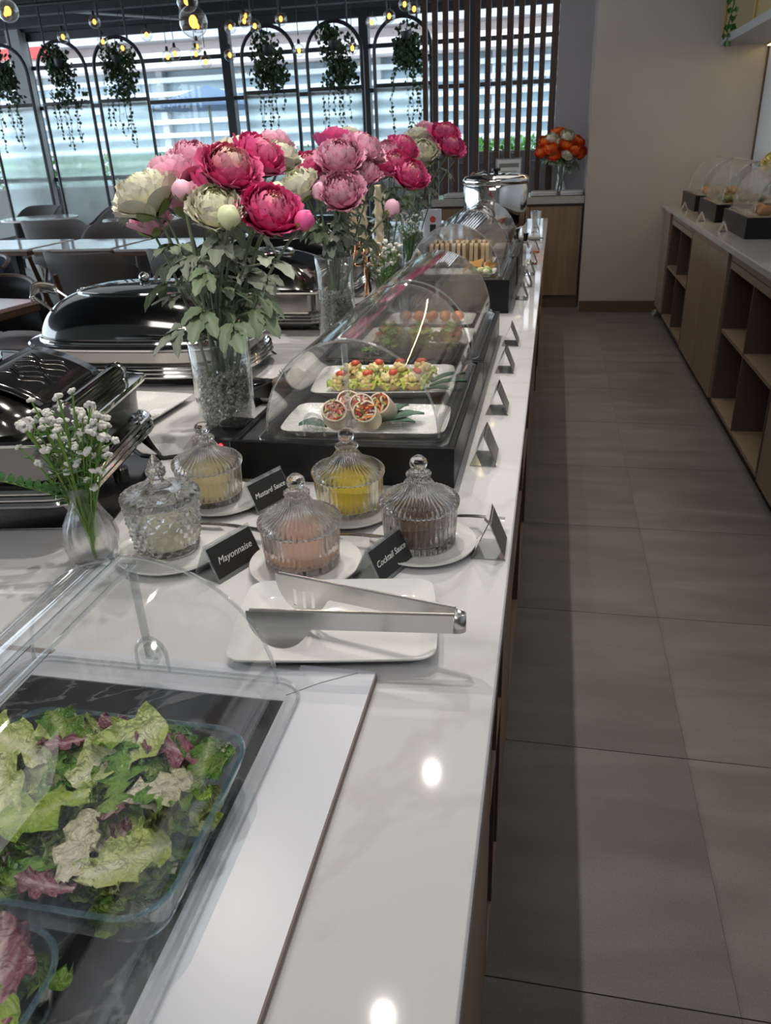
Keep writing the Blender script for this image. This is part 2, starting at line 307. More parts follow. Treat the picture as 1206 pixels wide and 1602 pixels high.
def text(name, s, size, mt, parent, loc, rot, shear=0.0, ext=0.0002, align='CENTER'):
    c = bpy.data.curves.new(name, 'FONT'); c.body = s; c.size = size; c.align_x = align; c.align_y = 'CENTER'; c.shear = shear; c.extrude = ext; c.resolution_u = 3
    tmp = bpy.data.objects.new(name, c); COL.objects.link(tmp); dg = bpy.context.evaluated_depsgraph_get(); me = bpy.data.meshes.new_from_object(tmp.evaluated_get(dg)); bpy.data.objects.remove(tmp)
    me.name = name; me.materials.clear(); me.materials.append(M[mt])
    o = bpy.data.objects.new(name, me); COL.objects.link(o); o.parent = parent; o.location = loc; o.rotation_euler = rot
    return o
RNG = random.Random(7)
U = RNG.uniform
# ------------------------------------------------------------------ the room
floor = struct('floor', box(-10.5, -1.6, -0.12, 1.62, 11.6, -0.012), 'grout')
TW, TD = 1.256, 0.6272
tile_me = MB().box(-TW/2+0.0003, -TD/2+0.0013, -0.012, TW/2-0.0002, TD/2-0.0013, 0.0).mesh('tile', M['floor_tile'])
for i in range(-8, 2):
    for j in range(-4, 18):
        cx_, cy_ = 0.389+(i+0.5)*TW-TW*0, 0.917+(j+0.5)*TD
        if cx_ > 1.6: continue
        obj('tile', tile_me, None, floor, (cx_, cy_, 0))
struct('tile_infill_trim', box(1.643, -1.6, -0.012, 1.66, 11.6, 0.0), 'floor_tile')
struct('ceiling', box(-10.5, -1.6, 3.12, 1.62, 11.6, 3.3), 'ceiling_dark')
struct('ceiling_aisle', box(-0.9, -1.6, 2.9, 1.62, 7.8, 3.1), 'wall_plain')
for k, y in enumerate((10.2, 11.05)): struct('beam_%d' % (k+1), box(-10.5, y, 2.98, -1.0, y+0.14, 3.12), 'ceiling_dark')
struct('wall_back', box(0.253, 7.0, 0.0, 1.62, 7.9, 2.9), 'wall_beige')
struct('wall_recess', box(-0.03, 7.72, 0.0, 0.253, 7.9, 2.9), 'wall_mauve')
struct('wall_right', box(1.49, -1.6, 0.0, 1.62, 7.0, 2.9), 'wall_white')
struct('wall_front', box(-10.5, -1.75, 0.0, 1.62, -1.6, 3.3), 'wall_plain')
struct('baseboard_back', box(0.256, 6.985, 0.0, 0.90, 7.0, 0.092, 0.003), 'bronze')
struct('trim_1', box(1.478, 6.985, 0.862, 1.49, 7.0, 1.94), 'cabinet_dark')
# window wall at the far end of the dining room
WY = 11.5
def window(idx, x0, x1):
    f = struct('window_%d' % idx, MB().box(x0, WY-0.05, 0.0, x0+0.09, WY+0.09, 3.12).box(x1-0.03, WY-0.05, 0.0, x1, WY+0.05, 3.12), 'steel_black')
    for z, h in ((2.0, 0.05), (2.51, 0.05), (2.86, 0.10), (1.04, 0.06), (0.0, 0.12)):
        obj('transom', box(x0+0.091, WY-0.03, z, x1-0.031, WY+0.03, z+h), 'steel_black', f)
    for z0, z1 in ((0.13, 1.03), (1.11, 1.99), (2.06, 2.50), (2.57, 2.85)):
        obj('pane', box(x0+0.092, WY-0.004, z0, x1-0.032, WY+0.004, z1), 'window_glass', f)
    return f
for i, (a, b) in enumerate(((-10.4, -7.56), (-7.56, -4.5), (-4.5, -2.57), (-2.57, -1.15), (-1.15, 0.6))): window(i+1, a, b)
struct('trim_2', box(-7.62, WY-0.2, 0, -7.42, WY-0.02, 3.12), 'pipe_grey')
struct('lintel', box(-10.5, WY-0.12, 2.965, 1.6, WY+0.12, 3.119), 'ceiling_dark')
# pipes and trusses under the ceiling
pr = thing('ceiling_pipe_run', 'slim grey conduit running aslant below the dark ceiling', 'pipe', (0, 0, 0))
obj('conduit', MB().tube([(-6.6, 10.9, 3.12), (-4.55, 10.3, 2.83), (-4.5, 10.3, 3.12)], 0.016, 8), 'pipe_grey', pr)
pr = thing('ceiling_pipe_run', 'long black rail of the pendant lamps along the window', 'pipe', (0, 0, 0))
obj('rail', MB().tube([(-7.6, 9.3, 2.93), (-1.0, 9.3, 2.93)], 0.02, 8), 'steel_black', pr)
for x in (-7.2, -5.6, -4.0, -2.6, -1.2): obj('hanger', MB().tube([(x, 9.3, 2.94), (x, 9.3, 3.12)], 0.008, 6), 'steel_black', pr)
# slatted wooden screen
sc_ = thing('slatted_screen', 'dark brown wooden screen of upright slats beside the mauve wall', 'screen', (0, 7.75, 0))
for x, w2 in ((-1.172, 0.021), (-0.437, 0.027), (-0.060, 0.029)): obj('post', box(x-w2, -0.03, 0, x+w2, 0.03, 2.9, 0.003), 'screen_wood', sc_)
slat = MB().box(-0.0235, -0.02, 0.05, 0.0235, 0.02, 2.88, 0.002).mesh('slat', M['screen_wood'])
for x in [-1.083+0.092*k for k in range(7)]+[-0.346+0.0925*k for k in range(3)]: obj('slat', slat, None, sc_, (x, 0, 0))
for z in (0.02, 2.86): obj('rail', box(-1.12, 0.021, z, -0.06, 0.045, z+0.05), 'screen_wood', sc_)
# ------------------------------------------------------------------ outside
struct('pavement', box(-16, 11.65, -0.1, 7, 24, 0.0), 'pavement')
fb = thing('office_building', 'pale building with white louvres seen through the window wall', 'building', (0, 20, 0))
obj('wall', box(-19, 0.25, 0, 7, 0.6, 7.5), 'facade_pink', fb)
obj('glazing', box(-19, 0.15, 0.0, 7, 0.25, 3.15), 'facade_glass', fb)
lv = MB().box(-19, -0.20, -0.055, 7, 0.14, 0.055, 0.01).mesh('louver', M['louver_white'])
for k, z in enumerate((0.55, 0.85, 1.15, 1.45, 1.75, 2.05, 2.35, 2.65, 2.95)): obj('louver', lv, None, fb, (0, 0, z))
for x in (-15.2, -12.4, -9.6, -6.9, -4.2, -1.5, 1.2): obj('column', box(x, -0.1, 0, x+0.16, 0.14, 3.2), 'concrete', fb)
obj('soffit', box(-19, -0.9, 3.15, 7, 0.24, 3.45), 'facade_pink', fb)
obj('upper_band', box(-19, -0.4, 3.75, 7, 0.24, 4.1), 'concrete', fb)
rs = thing('red_sign', 'red fascia board high on the building outside', 'sign', (-12.9, 18.85, 3.46)); obj('board', box(-1.2, -0.06, 0.0, 1.2, 0.06, 0.24, 0.01), 'red_sign', rs)
um = thing('garden_parasol', 'pale blue parasol outside the window wall', 'umbrella', (-6.1, 14.6, 0))
obj('canopy', MB().lathe([(1.18, 2.06), (0.62, 2.24), (0.05, 2.40), (0.0, 2.42)], 8, cap0=False, cap1=False), 'parasol', um, solid=0.01)
obj('pole', MB().tube([(0, 0, 0), (0, 0, 2.40)], 0.03, 8), 'pipe_grey', um); obj('base', box(-0.25, -0.25, 0, 0.25, 0.25, 0.07, 0.02), 'concrete', um)
rb = MB()
for k in range(8): a = 2*pi*(k)/8; rb.tube([(0.04*cos(a), 0.04*sin(a), 2.36), (1.1*cos(a), 1.1*sin(a), 2.05)], 0.01, 4)
obj('rib', rb, 'parasol_under', um)
def bush(label, x0, x1, y, z0, h, mt, seed):
    R = random.Random(seed); mb = MB(); n = int(420*(x1-x0))
    for i in range(n):
        px, py, pz = R.uniform(x0, x1), y+R.uniform(-0.2, 0.2), z0+h*R.random()**0.7*R.uniform(0.75, 1); s_ = R.uniform(0.025, 0.06)
        T = Matrix.Translation((px-x0, py-y, pz)) @ Euler((R.uniform(0, 3), R.uniform(0, 3), R.uniform(0, 6))).to_matrix().to_4x4()
        mb.add([(-s_, 0, 0), (0, -s_*0.45, s_*0.1), (s_, 0, 0), (0, s_*0.45, s_*0.1)], [(0, 1, 2, 3)], T)
    h_ = thing('planter_hedge', label, 'hedge', (x0, y, 0))
    obj('foliage', mb, mt, h_, kind='stuff', smooth=False)
    obj('planter', box(-0.05, -0.3, 0, x1-x0+0.05, 0.3, z0+0.1, 0.01), 'planter_brown', h_)
bush('green hedge in a brown planter outside the left window bay', -9.8, -6.0, 13.0, 0.80, 0.62, 'hedge', 1)
bush('green hedge in a brown planter outside behind the pink flowers', -5.85, -2.95, 13.0, 0.80, 0.62, 'hedge', 2)
bush('green hedge in a brown planter outside behind the slatted screen', -2.8, 0.2, 13.0, 1.12, 0.3, 'hedge', 3)
# ------------------------------------------------------------------ arched partitions with fluted glass and hanging ivy
AY = 10.0
def partition(x0, label):
    t = thing('arched_partition', label, 'partition', (x0+0.328, AY, 0), 0, 'arched partitions by the window')
    hw = 0.328; zs = 2.33
    path = [(-hw, 0, 0), (-hw, 0, zs)]+[(-hw*cos(a), 0, zs+hw*sin(a)) for a in [pi*k/16 for k in range(1, 16)]]+[(hw, 0, zs), (hw, 0, 0)]
    obj('frame', MB().tube(path, 0.022, 6), 'steel_black', t)
    obj('crossbar', box(-hw, -0.02, 1.965, hw, 0.02, 2.005), 'steel_black', t)
    obj('bottom_rail', box(-hw, -0.02, 0.12, hw, 0.02, 0.16), 'steel_black', t)
    obj('glass_panel', box(-hw+0.02, -0.008, 0.161, hw-0.02, 0.008, 1.964), 'fluted_glass', t)
    for s in (-0.17, 0.17): obj('hanger_rod', MB().tube([(s, 0, zs+sqrt(hw*hw-s*s)), (s, 0, 3.12)], 0.013, 6), 'steel_black', t)
    return t
def hang_plant(x, label, seed, w_=0.42, top=2.55, bot=1.92, trails=6, tl=0.55, thin=0):
    R = random.Random(seed); mb = MB(); st = MB()
    def leaf(p, s_):
        T = Matrix.Translation(p) @ Euler((R.uniform(-0.9, 0.9)+pi/2, R.uniform(-0.8, 0.8), R.uniform(-1.2, 1.2))).to_matrix().to_4x4()
        mb.add([(0, s_*0.9, 0), (-s_*0.75, s_*0.15, s_*0.15), (-s_*0.35, -s_*0.5, 0), (0, -s_, -s_*0.2), (s_*0.35, -s_*0.5, 0), (s_*0.75, s_*0.15, s_*0.15), (0, 0, 0.1*s_)], [(0, 1, 6), (1, 2, 6), (2, 3, 6), (3, 4, 6), (4, 5, 6), (5, 0, 6)], T)
    zc, hz = (top+bot)/2, (top-bot)/2
    lob = [(R.uniform(-0.32, 0.32)*w_, zc+R.uniform(-0.8, 0.9)*hz, R.uniform(0.08, 0.16)) for _ in range(10)]+[(0, zc+0.5*hz, 0.16), (0, zc, 0.14)]
    for i in range(820):
        lx, lz, lr = R.choice(lob); a = R.uniform(0, 2*pi); q = R.random()**0.5
        leaf((lx+q*cos(a)*lr, 0.05+R.uniform(-0.10, 0.06), min(top+0.03, lz+q*sin(a)*lr)), R.uniform(0.016, 0.036))
    for k in range(trails):
        tx = (k+0.5)/trails*w_*0.9-w_*0.45+R.uniform(-0.03, 0.03); L = tl*R.uniform(0.45, 1.1); px = tx; z = bot+0.15; pts = []
        while z > bot-L:
            pts.append((px, -0.06, z)); leaf((px+R.uniform(-0.02, 0.02), -0.06+R.uniform(-0.015, 0.015), z), R.uniform(0.015, 0.03)); z -= 0.042; px += R.uniform(-0.012, 0.012)
        st.tube(pts, 0.003, 4)
    t = thing('hanging_ivy', label, 'plant', (x, AY-0.05, 0), 0, 'ivy hanging in the arched partitions')
    obj('foliage', mb, 'ivy', t, kind='stuff', smooth=False)
    obj('vine', st, 'ivy_stem', t, kind='stuff')
    obj('basket', MB().lathe([(0.03, top-0.22), (0.06, top-0.19), (0.07, top-0.12), (0.06, top-0.12)], 12), 'steel_black', t)
    obj('hook', MB().tube([(0, 0, top-0.13), (0.012, 0, top+0.03), (0, 0.03, 2.645)], 0.005, 5), 'steel_black', t)
PX = [(-7.2, 'at the left edge of the photo'), (-6.39, 'second from the left, behind the round table'), (-5.62, 'third from the left, just left of the pale parasol'), (-3.70, 'fourth from the left, just right of the pale parasol'), (-2.90, 'fifth from the left, above the second bouquet'), (-2.10, 'last on the right, next to the slatted screen')]
for k, (x, wh) in enumerate(PX):
    partition(x, 'black arched steel partition with fluted glass, '+wh)
    hang_plant(x+0.328+(0.02 if k != 5 else 0.06), 'dark green ivy in the arch '+['cut by the left photo edge', 'second from the left', 'just left of the pale parasol', 'just right of the pale parasol', 'above the second bouquet', 'next to the slatted screen'][k], 11+k, 0.44 if k else 0.4, 2.58 if k != 5 else 2.62, 1.98, 6, 0.52)
# ------------------------------------------------------------------ pendant globe lamps
def pendant(loc, r, label, src=None):
    if src is not None: return dup(src, loc, label=label)
    t = thing('pendant_lamp', label, 'lamp', loc, 0, 'clear globe pendant lamps')
    obj('globe', MB().ball((0, 0, 0), r, 20, 12), 'globe_glass', t)
    obj('socket', MB().lathe([(0.016, r*0.95), (0.016, r*0.95+0.03), (0.006, r*0.95+0.045)], 10), 'steel_black', t)
    obj('bulb', MB().ball((0, 0, 0.0), r*0.36, 10, 7, sq=(0.85, 0.85, 1.15)), 'filament', t)
    obj('cord', MB().tube([(0, 0, r+0.07), (0, 0, 3.115-loc[2])], 0.004, 5), 'steel_black', t)
    return t
BULBS = [(-5.86, 2.78), (-4.96, 2.68), (-5.02, 2.52), (-5.3, 2.55), (-4.43, 2.54), (-3.69, 2.54), (-3.42, 2.54), (-3.32, 2.66), (-3.22, 2.57), (-4.22, 2.32), (-3.98, 2.31), (-3.84, 2.32), (-3.91, 2.41), (-3.69, 2.23), (-3.5, 2.3), (-2.79, 2.55), (-2.69, 2.29), (-1.95, 2.52), (-1.7, 2.52), (-1.58, 2.64), (-1.43, 2.55), (-4.68, 2.42), (-2.17, 2.3), (-3.11, 2.52)]
order = sorted(range(len(BULBS)), key=lambda k: BULBS[k][0])
ordw = ['first', 'second', 'third', 'fourth', 'fifth', 'sixth', 'seventh', 'eighth', 'ninth', 'tenth', 'eleventh', 'twelfth', 'thirteenth', 'fourteenth', 'fifteenth', 'sixteenth', 'seventeenth', 'eighteenth', 'nineteenth', 'twentieth', 'twenty-first', 'twenty-second', 'twenty-third', 'last']
for n_, k in enumerate(order):
    x, z = BULBS[k]; hgt = 'low' if z < 2.45 else 'high'
    pendant((x, 9.0+0.11*((k*7) % 5-2), z), 0.062, 'small clear globe lamp hanging %s by the window, %s from the left' % (hgt, ordw[n_]))
pendant((-1.785, 4.2, 1.955), 0.07, 'largest clear globe lamp, hanging nearest at the top edge')
pendant((-3.98, 6.0, 2.355), 0.075, 'large clear globe lamp hanging at the top left corner')
pendant((-2.578, 6.0, 2.33), 0.075, 'large clear globe lamp cut by the top edge beside the largest one')
# ------------------------------------------------------------------ dining furniture
def fabric_chair(loc, rz, label, src=None):
    if src is not None: return dup(src, loc, rz, label)
    t = thing('dining_chair', label, 'chair', loc, rz, 'grey upholstered dining chairs')
    # shell: back faces -y (local), seat opens to +y
    def shell(u, v):
        a = (u-0.5)*2; ang = a*rad(118); e = max(0, abs(a)-0.42)/0.58; e = e*e*(3-2*e)
        top = 0.82-0.19*e; z = 0.40+(top-0.40)*v; fl = 0.045*v*(1-e)
        return ((0.285+fl)*sin(ang), -(0.265+fl*1.6)*cos(ang)*(1.0 if cos(ang) > 0 else 0.8), z)
    obj('backrest', MB().grid(shell, 28, 6), 'chair_fabric', t, solid=0.035, ang=180)
    obj('seam', MB().tube([shell(0.43, v) for v in (0.0, 0.25, 0.5, 0.75, 0.97)], 0.019, 4), 'chair_black', t)
    obj('seat', MB().loft([rrect(0.235, 0.225, 0.1, 5, z, 0, 0.02) for z in (0.36, 0.38, 0.44)]+[rrect(0.215, 0.205, 0.1, 5, 0.46, 0, 0.02)]), 'chair_fabric', t)
    for sx, sy in ((-1, -1), (1, -1), (-1, 1), (1, 1)):
        obj('leg', MB().tube([(sx*0.15, sy*0.14+0.02, 0.37), (sx*0.23, sy*0.22+0.02, 0.0)], [0.022, 0.012], 8), 'chair_wood', t)
    return t
ch = fabric_chair((-2.98, 4.95, 0), rad(-14), 'grey dining chair with its back to the buffet, left one of the near row')
fabric_chair((-2.28, 5.02, 0), rad(-8), 'grey dining chair with its back to the buffet, behind the near pink bouquet', ch)
fabric_chair((-3.84, 6.64, 0), rad(180), 'grey dining chair just beyond the left joint of the square marble tables', ch)
fabric_chair((-3.10, 6.66, 0), rad(174), 'grey dining chair beyond the middle square marble table', ch)
fabric_chair((-4.95, 7.55, 0), rad(10), 'grey dining chair in front of the round table at the far left', ch)
fabric_chair((-3.85, 7.5, 0), rad(-12), 'grey dining chair left of the white flowers before the second round table', ch)
fabric_chair((-6.45, 9.35, 0), rad(165), 'grey dining chair behind the far left round table, at the photo edge', ch)
fabric_chair((-5.32, 8.92, 0), rad(120), 'grey dining chair on the right side of the far left round table', ch)
fabric_chair((-2.36, 6.66, 0), rad(176), 'grey dining chair beyond the right square table, behind the near bouquet', ch)
def round_table(loc, label):
    t = thing('round_table', label, 'table', loc, 0, 'round marble dining tables')
    obj('tabletop', MB().lathe([(0.40, 0.715), (0.43, 0.722), (0.43, 0.737), (0.425, 0.742)], 40), 'table_marble', t)
    obj('column', MB().lathe([(0.06, 0.02), (0.04, 0.06), (0.035, 0.70), (0.12, 0.715)], 14), 'chair_black', t); obj('base', MB().lathe([(0.26, 0.0), (0.26, 0.012), (0.05, 0.03)], 28), 'chair_black', t)
round_table((-5.93, 8.72, 0), 'round marble dining table at the far left by the windows'); round_table((-4.42, 8.35, 0), 'round marble dining table half hidden by the white flower')
def square_table(loc, hx, hy, label, top='table_marble', rz=0):
    t = thing('square_table', label, 'table', loc, rz, 'square dining tables')
    obj('tabletop', box(-hx, -hy, 0.722, hx, hy, 0.742, 0.004), top, t); obj('edge_band', box(-hx+0.004, -hy+0.004, 0.69, hx-0.004, hy-0.004, 0.7219, 0.004), 'table_edge', t)
    obj('column', box(-0.04, -0.04, 0.02, 0.04, 0.04, 0.69, 0.006), 'chair_black', t); obj('base', box(-0.26, -0.26, 0, 0.26, 0.26, 0.02, 0.006), 'chair_black', t)
square_table((-4.36, 5.96, 0), 0.36, 0.34, 'square marble table at the left end of the near table row')
square_table((-3.60, 5.93, 0), 0.33, 0.34, 'middle square marble table of the near table row')
square_table((-2.88, 5.88, 0), 0.33, 0.35, 'square marble table at the right end of the near row, behind the bouquet')
square_table((-2.93, 3.22, 0), 0.40, 0.35, 'pale pink topped wooden table at the left photo edge', 'table_pink', rad(-8))
def wood_chair(loc, rz, label, fab, seatm):
    t = thing('wooden_chair', label, 'chair', loc, rz)
    def back(u, v):
        a = (u-0.5)*2*rad(62); return (0.30*sin(a), 0.27-0.33*cos(a)+0.03*v, 0.50+0.30*v - 0.05*abs(u-0.5)**2*4*v)
    obj('backrest', MB().grid(back, 14, 4), fab, t, solid=0.03, ang=180)
    obj('top_rail', MB().tube([back(u/14, 1.0) for u in range(15)], 0.014, 6), 'chair_wood', t)
    obj('seat', MB().loft([rrect(0.22, 0.21, 0.07, 4, z) for z in (0.405, 0.43, 0.455)]+[rrect(0.2, 0.19, 0.07, 4, 0.465)]), seatm, t); obj('seat_frame', box(-0.225, -0.215, 0.36, 0.225, 0.215, 0.404, 0.006), 'chair_wood', t)
    for sx in (-1, 1):
        obj('leg', MB().tube([(sx*0.265, -0.06, 0.80), (sx*0.25, -0.17, 0.40), (sx*0.25, -0.27, 0.0)], [0.014, 0.02, 0.013], 8), 'chair_wood', t)
        obj('leg', MB().tube([(sx*0.20, 0.19, 0.40), (sx*0.215, 0.23, 0.0)], [0.02, 0.013], 8), 'chair_wood', t)
    return t
wood_chair((-2.92, 3.86, 0), rad(182), 'wooden chair with dark curved back and pale seat at the pink table', 'chair_black', 'seat_pale')
wood_chair((-3.62, 4.75, 0), rad(160), 'navy upholstered wooden chair at the left edge behind the pink table', 'navy', 'navy')
# ------------------------------------------------------------------ counter in the wall recess
rc = thing('recess_cabinet', 'oak fronted cabinet standing in the wall recess', 'cabinet', (0, 7.15, 0))
obj('body', box(-1.02, 0.02, 0.10, 0.245, 0.53, 0.865), 'cabinet_dark', rc)
for a, b in ((-1.0, -0.62), (-0.615, -0.20), (-0.195, 0.235)): obj('door', box(a, 0.0, 0.11, b, 0.019, 0.845, 0.002), 'oak', rc)
obj('plinth', box(-1.02, 0.03, 0, 0.245, 0.5, 0.099), 'bronze', rc)
st = obj('recess_worktop', box(-1.04, 7.13, 0.866, 0.25, 7.70, 0.925, 0.004), 'stone_grey'); tag(st, 'grey stone worktop on the oak recess cabinet', 'worktop')
fr = thing('framed_notice', 'framed white notice standing on the recess worktop', 'sign', (-0.40, 7.45, 0.926), rad(5))
obj('frame', MB().box(-0.115, -0.01, 0.0, 0.115, 0.01, 0.30, 0.003), 'silver_cap', fr); obj('paper', box(-0.10, -0.013, 0.012, 0.10, -0.0105, 0.288), 'paper', fr)
obj('backstay', MB().tube([(0, 0.01, 0.2), (0, 0.1, 0.003)], 0.004, 5), 'silver_cap', fr)
obj('header_band', box(-0.085, -0.0138, 0.225, 0.085, -0.0131, 0.258), 'ink_grey', fr)
for k in range(5): obj('text_line', box(-0.07, -0.0138, 0.19-0.028*k, 0.07-0.02*(k % 2), -0.0131, 0.196-0.028*k), 'ink_grey', fr)
def towel(loc, sx, sy, label, rz=0):
    t = thing('folded_towel', label, 'towel', loc, rz, 'folded towels on the recess worktop')
    for k in range(2): obj('fold', MB().loft([rrect(sx-0.012, sy-0.012, 0.02, 4, 0.001+0.016*k)]+[rrect(sx-0.002*k, sy, 0.025, 4, 0.005+0.016*k), rrect(sx-0.002*k, sy, 0.025, 4, 0.012+0.016*k), rrect(sx-0.012, sy-0.012, 0.02, 4, 0.0165+0.016*k)]), 'towel', t)
towel((0.145, 7.33, 0.926), 0.095, 0.12, 'white folded towel beside the orange bouquet'); towel((-0.09, 7.33, 0.926), 0.11, 0.12, 'white folded towel left of the orange bouquet'); towel((-0.83, 7.36, 0.926), 0.12, 0.13, 'white folded towel left of the steel urn')
# ------------------------------------------------------------------ the island
CT = 0.86
def door_panel(p, y0, y1, x, z0=0.10, z1=0.79, mt='cabinet_tan', side=1):
    return obj('door', box(min(x, x-side*0.018), y0+0.002, z0, max(x, x-side*0.018), y1-0.002, z1, 0.0015), mt, p)
def open_bays(p, y0, y1, xf, depth, side, nb=2, zsh=0.45, z0=0.085, z1=0.79):
    """open cubbies whose fronts lie in the plane x = xf; side=+1 opens towards +x"""
    xb = xf-side*depth; a, b = min(xf, xb), max(xf, xb)
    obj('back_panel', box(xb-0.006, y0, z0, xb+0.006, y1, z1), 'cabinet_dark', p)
    obj('base_board', box(a, y0, z0, b, y1, z0+0.018), 'cabinet_tan', p); obj('top_rail', box(a, y0, z1-0.035, b, y1, z1), 'cabinet_tan', p)
    for k in range(nb+1):
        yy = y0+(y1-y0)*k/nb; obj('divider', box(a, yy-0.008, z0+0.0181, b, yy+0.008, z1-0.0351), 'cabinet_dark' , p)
    for k in range(nb): obj('shelf', box(a+(0.0 if side < 0 else 0.04), y0+(y1-y0)*k/nb+0.0085, zsh, b-(0.0 if side > 0 else 0.04), y0+(y1-y0)*(k+1)/nb-0.0085, zsh+0.018), 'cabinet_tan', p)
top = MB().box(-1.50, -0.25, CT-0.030, -0.033, 5.93, CT, 0.0025)
o = obj('island_worktop', top, 'marble'); tag(o, 'long white veined stone worktop of the buffet island', 'worktop')
IX = -0.047
def island_unit(y0, y1, kind, label):
    t = thing('island_cabinet', label, 'cabinet', (0, 0, 0))
    obj('plinth', box(-1.40, y0+0.002, 0.0, IX-0.035, y1-0.002, 0.099), 'kick', t)
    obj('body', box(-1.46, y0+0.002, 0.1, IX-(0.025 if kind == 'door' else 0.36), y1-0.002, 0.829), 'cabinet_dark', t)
    obj('lip', box(IX-0.02, y0+0.002, 0.800, IX+0.006, y1-0.002, 0.829), 'lip_tan', t)
    if kind == 'door':
        m_ = (y0+y1)/2; door_panel(t, y0, m_, IX, mt='cabinet_dark' if y0 < 0.5 else 'cabinet_tan'); door_panel(t, m_, y1, IX, mt='cabinet_tan')
    else: open_bays(t, y0+0.003, y1-0.003, IX, 0.33, 1)
    return t
island_unit(-0.2, 0.86, 'door', 'island cabinet with closed doors nearest the camera, under the salad')
island_unit(0.86, 1.14, 'open', 'island cabinet open bays below the serving tongs')
island_unit(1.14, 1.52, 'door', 'island cabinet with tan doors below the brown sauce jar')
island_unit(1.52, 2.60, 'open', 'island cabinet with open bays below the first food covers')
island_unit(2.60, 3.70, 'door', 'island cabinet with tan doors below the third food cover')
island_unit(3.70, 4.80, 'open', 'island cabinet with open bays below the steel urn')
island_unit(4.80, 5.90, 'door', 'island cabinet with tan doors at the far end of the island')
# ------------------------------------------------------------------ counter along the right wall
o = obj('wall_counter_top', box(0.865, 0.9, CT-0.035, 1.488, 6.998, CT, 0.004), 'stone_grey'); tag(o, 'grey stone worktop of the counter along the right wall', 'worktop')
def right_unit(y0, y1, kind, label):
    t = thing('wall_cabinet_unit', label, 'cabinet', (0, 0, 0)); xf = 0.88
    obj('plinth', box(xf+0.03, y0, 0, 1.46, y1, 0.07), 'kick', t)
    obj('apron', box(xf, y0, 0.795, xf+0.02, y1, 0.8245), 'cabinet_tan', t)
    if kind == 'open': open_bays(t, y0, y1, xf, 0.45, -1, z0=0.07, zsh=0.44)
    else:
        obj('body', box(xf+0.025, y0, 0.07, 1.46, y1, 0.794), 'cabinet_dark', t)
        n_ = max(1, round((y1-y0)/0.55))
        for k in range(n_): door_panel(t, y0+(y1-y0)*k/n_, y0+(y1-y0)*(k+1)/n_-0.006, xf, 0.06, 0.793, side=-1)
    return t
right_unit(6.60, 6.99, 'door', 'tan cabinet front at the far end of the right counter'); right_unit(5.50, 6.46, 'open', 'open shelf unit of two bays, far one in the right counter')
right_unit(4.34, 5.485, 'door', 'pair of tan cabinet doors in the right counter'); right_unit(3.20, 4.25, 'open', 'open shelf unit of two bays, near one in the right counter'); right_unit(1.0, 3.185, 'door', 'tan cabinet doors of the right counter nearest the camera')
for y0, y1 in ((6.461, 6.599), (4.251, 4.339)):
    f_ = obj('gap_shade', box(0.91, y0, 0.0, 1.40, y1, 0.824), 'kick'); tag(f_, 'black block for the shade in the gap between units of the right counter, %s one' % ('far' if y0 > 5 else 'near'), 'panel')  # black block stands for the shade in the open gap
wg = thing('castor_wheel', 'pale castor wheel at the foot of the far right cabinet', 'wheel', (0.865, 6.80, 0.03), rad(20))
obj('tyre', MB().lathe([(0.0, -0.012), (0.024, -0.012), (0.029, -0.006), (0.029, 0.006), (0.024, 0.012), (0.0, 0.012)], 16, T=Matrix.Rotation(pi/2, 4, 'Y')), 'pipe_grey', wg); obj('fork', box(-0.016, -0.008, 0.0, -0.0125, 0.008, 0.045), 'silver_cap', wg)
# wall cupboard above
wc = thing('wall_cupboard', 'cream open wall cupboard with brass edged bays above the right counter', 'cupboard', (0, 0, 0))
obj('bottom_board', box(1.144, 4.2, 1.936, 1.489, 6.99, 1.986), 'pipe_grey', wc); obj('back_panel', box(1.475, 4.2, 1.9865, 1.488, 6.99, 2.7), 'shelf_cream', wc); obj('top_board', box(1.144, 4.2, 2.7, 1.489, 6.99, 2.74), 'pipe_grey', wc)
for y in (6.965, 5.95, 4.9): obj('divider', box(1.16, y-0.012, 1.9865, 1.474, y+0.012, 2.699), 'shelf_cream', wc); obj('brass_edge', box(1.146, y-0.014, 1.9865, 1.159, y+0.014, 2.699), 'brass', wc)
ls = thing('led_strip', 'glowing warm strip lamp under the wall cupboard', 'lamp', (0, 0, 0)); obj('channel', box(1.455, 4.3, 1.922, 1.488, 6.93, 1.935), 'brass', ls); obj('diffuser', box(1.459, 4.3, 1.917, 1.485, 6.93, 1.9215), 'strip_glow', ls)
def garland(loc, L, label):
    R = random.Random(5); mb = MB(); t = thing('ivy_garland', label, 'plant', loc); z = 0; pts = []
    while z > -L:
        pts.append((0.01*sin(z*20), 0, z))
        for _ in range(3):
            s_ = R.uniform(0.02, 0.034); T = Matrix.Translation((R.uniform(-0.03, 0.03), R.uniform(-0.04, 0.04), z)) @ Euler((R.uniform(0.6, 2.2), R.uniform(-0.6, 0.6), R.uniform(-1.5, 1.5))).to_matrix().to_4x4()
            mb.add([(0, s_, 0), (-s_*0.8, s_*0.1, s_*0.2), (-s_*0.3, -s_*0.5, 0), (0, -s_, -s_*0.2), (s_*0.3, -s_*0.5, 0), (s_*0.8, s_*0.1, s_*0.2)], [(0, 1, 2, 3), (0, 3, 4, 5)], T)
        z -= 0.05
    obj('foliage', mb, 'ivy_fresh', t, kind='stuff', smooth=False); obj('vine', MB().tube(pts, 0.004, 5), 'ivy_stem', t)
garland((1.135, 6.66, 2.72), 0.83, 'green ivy garland hanging from the corner of the wall cupboard')
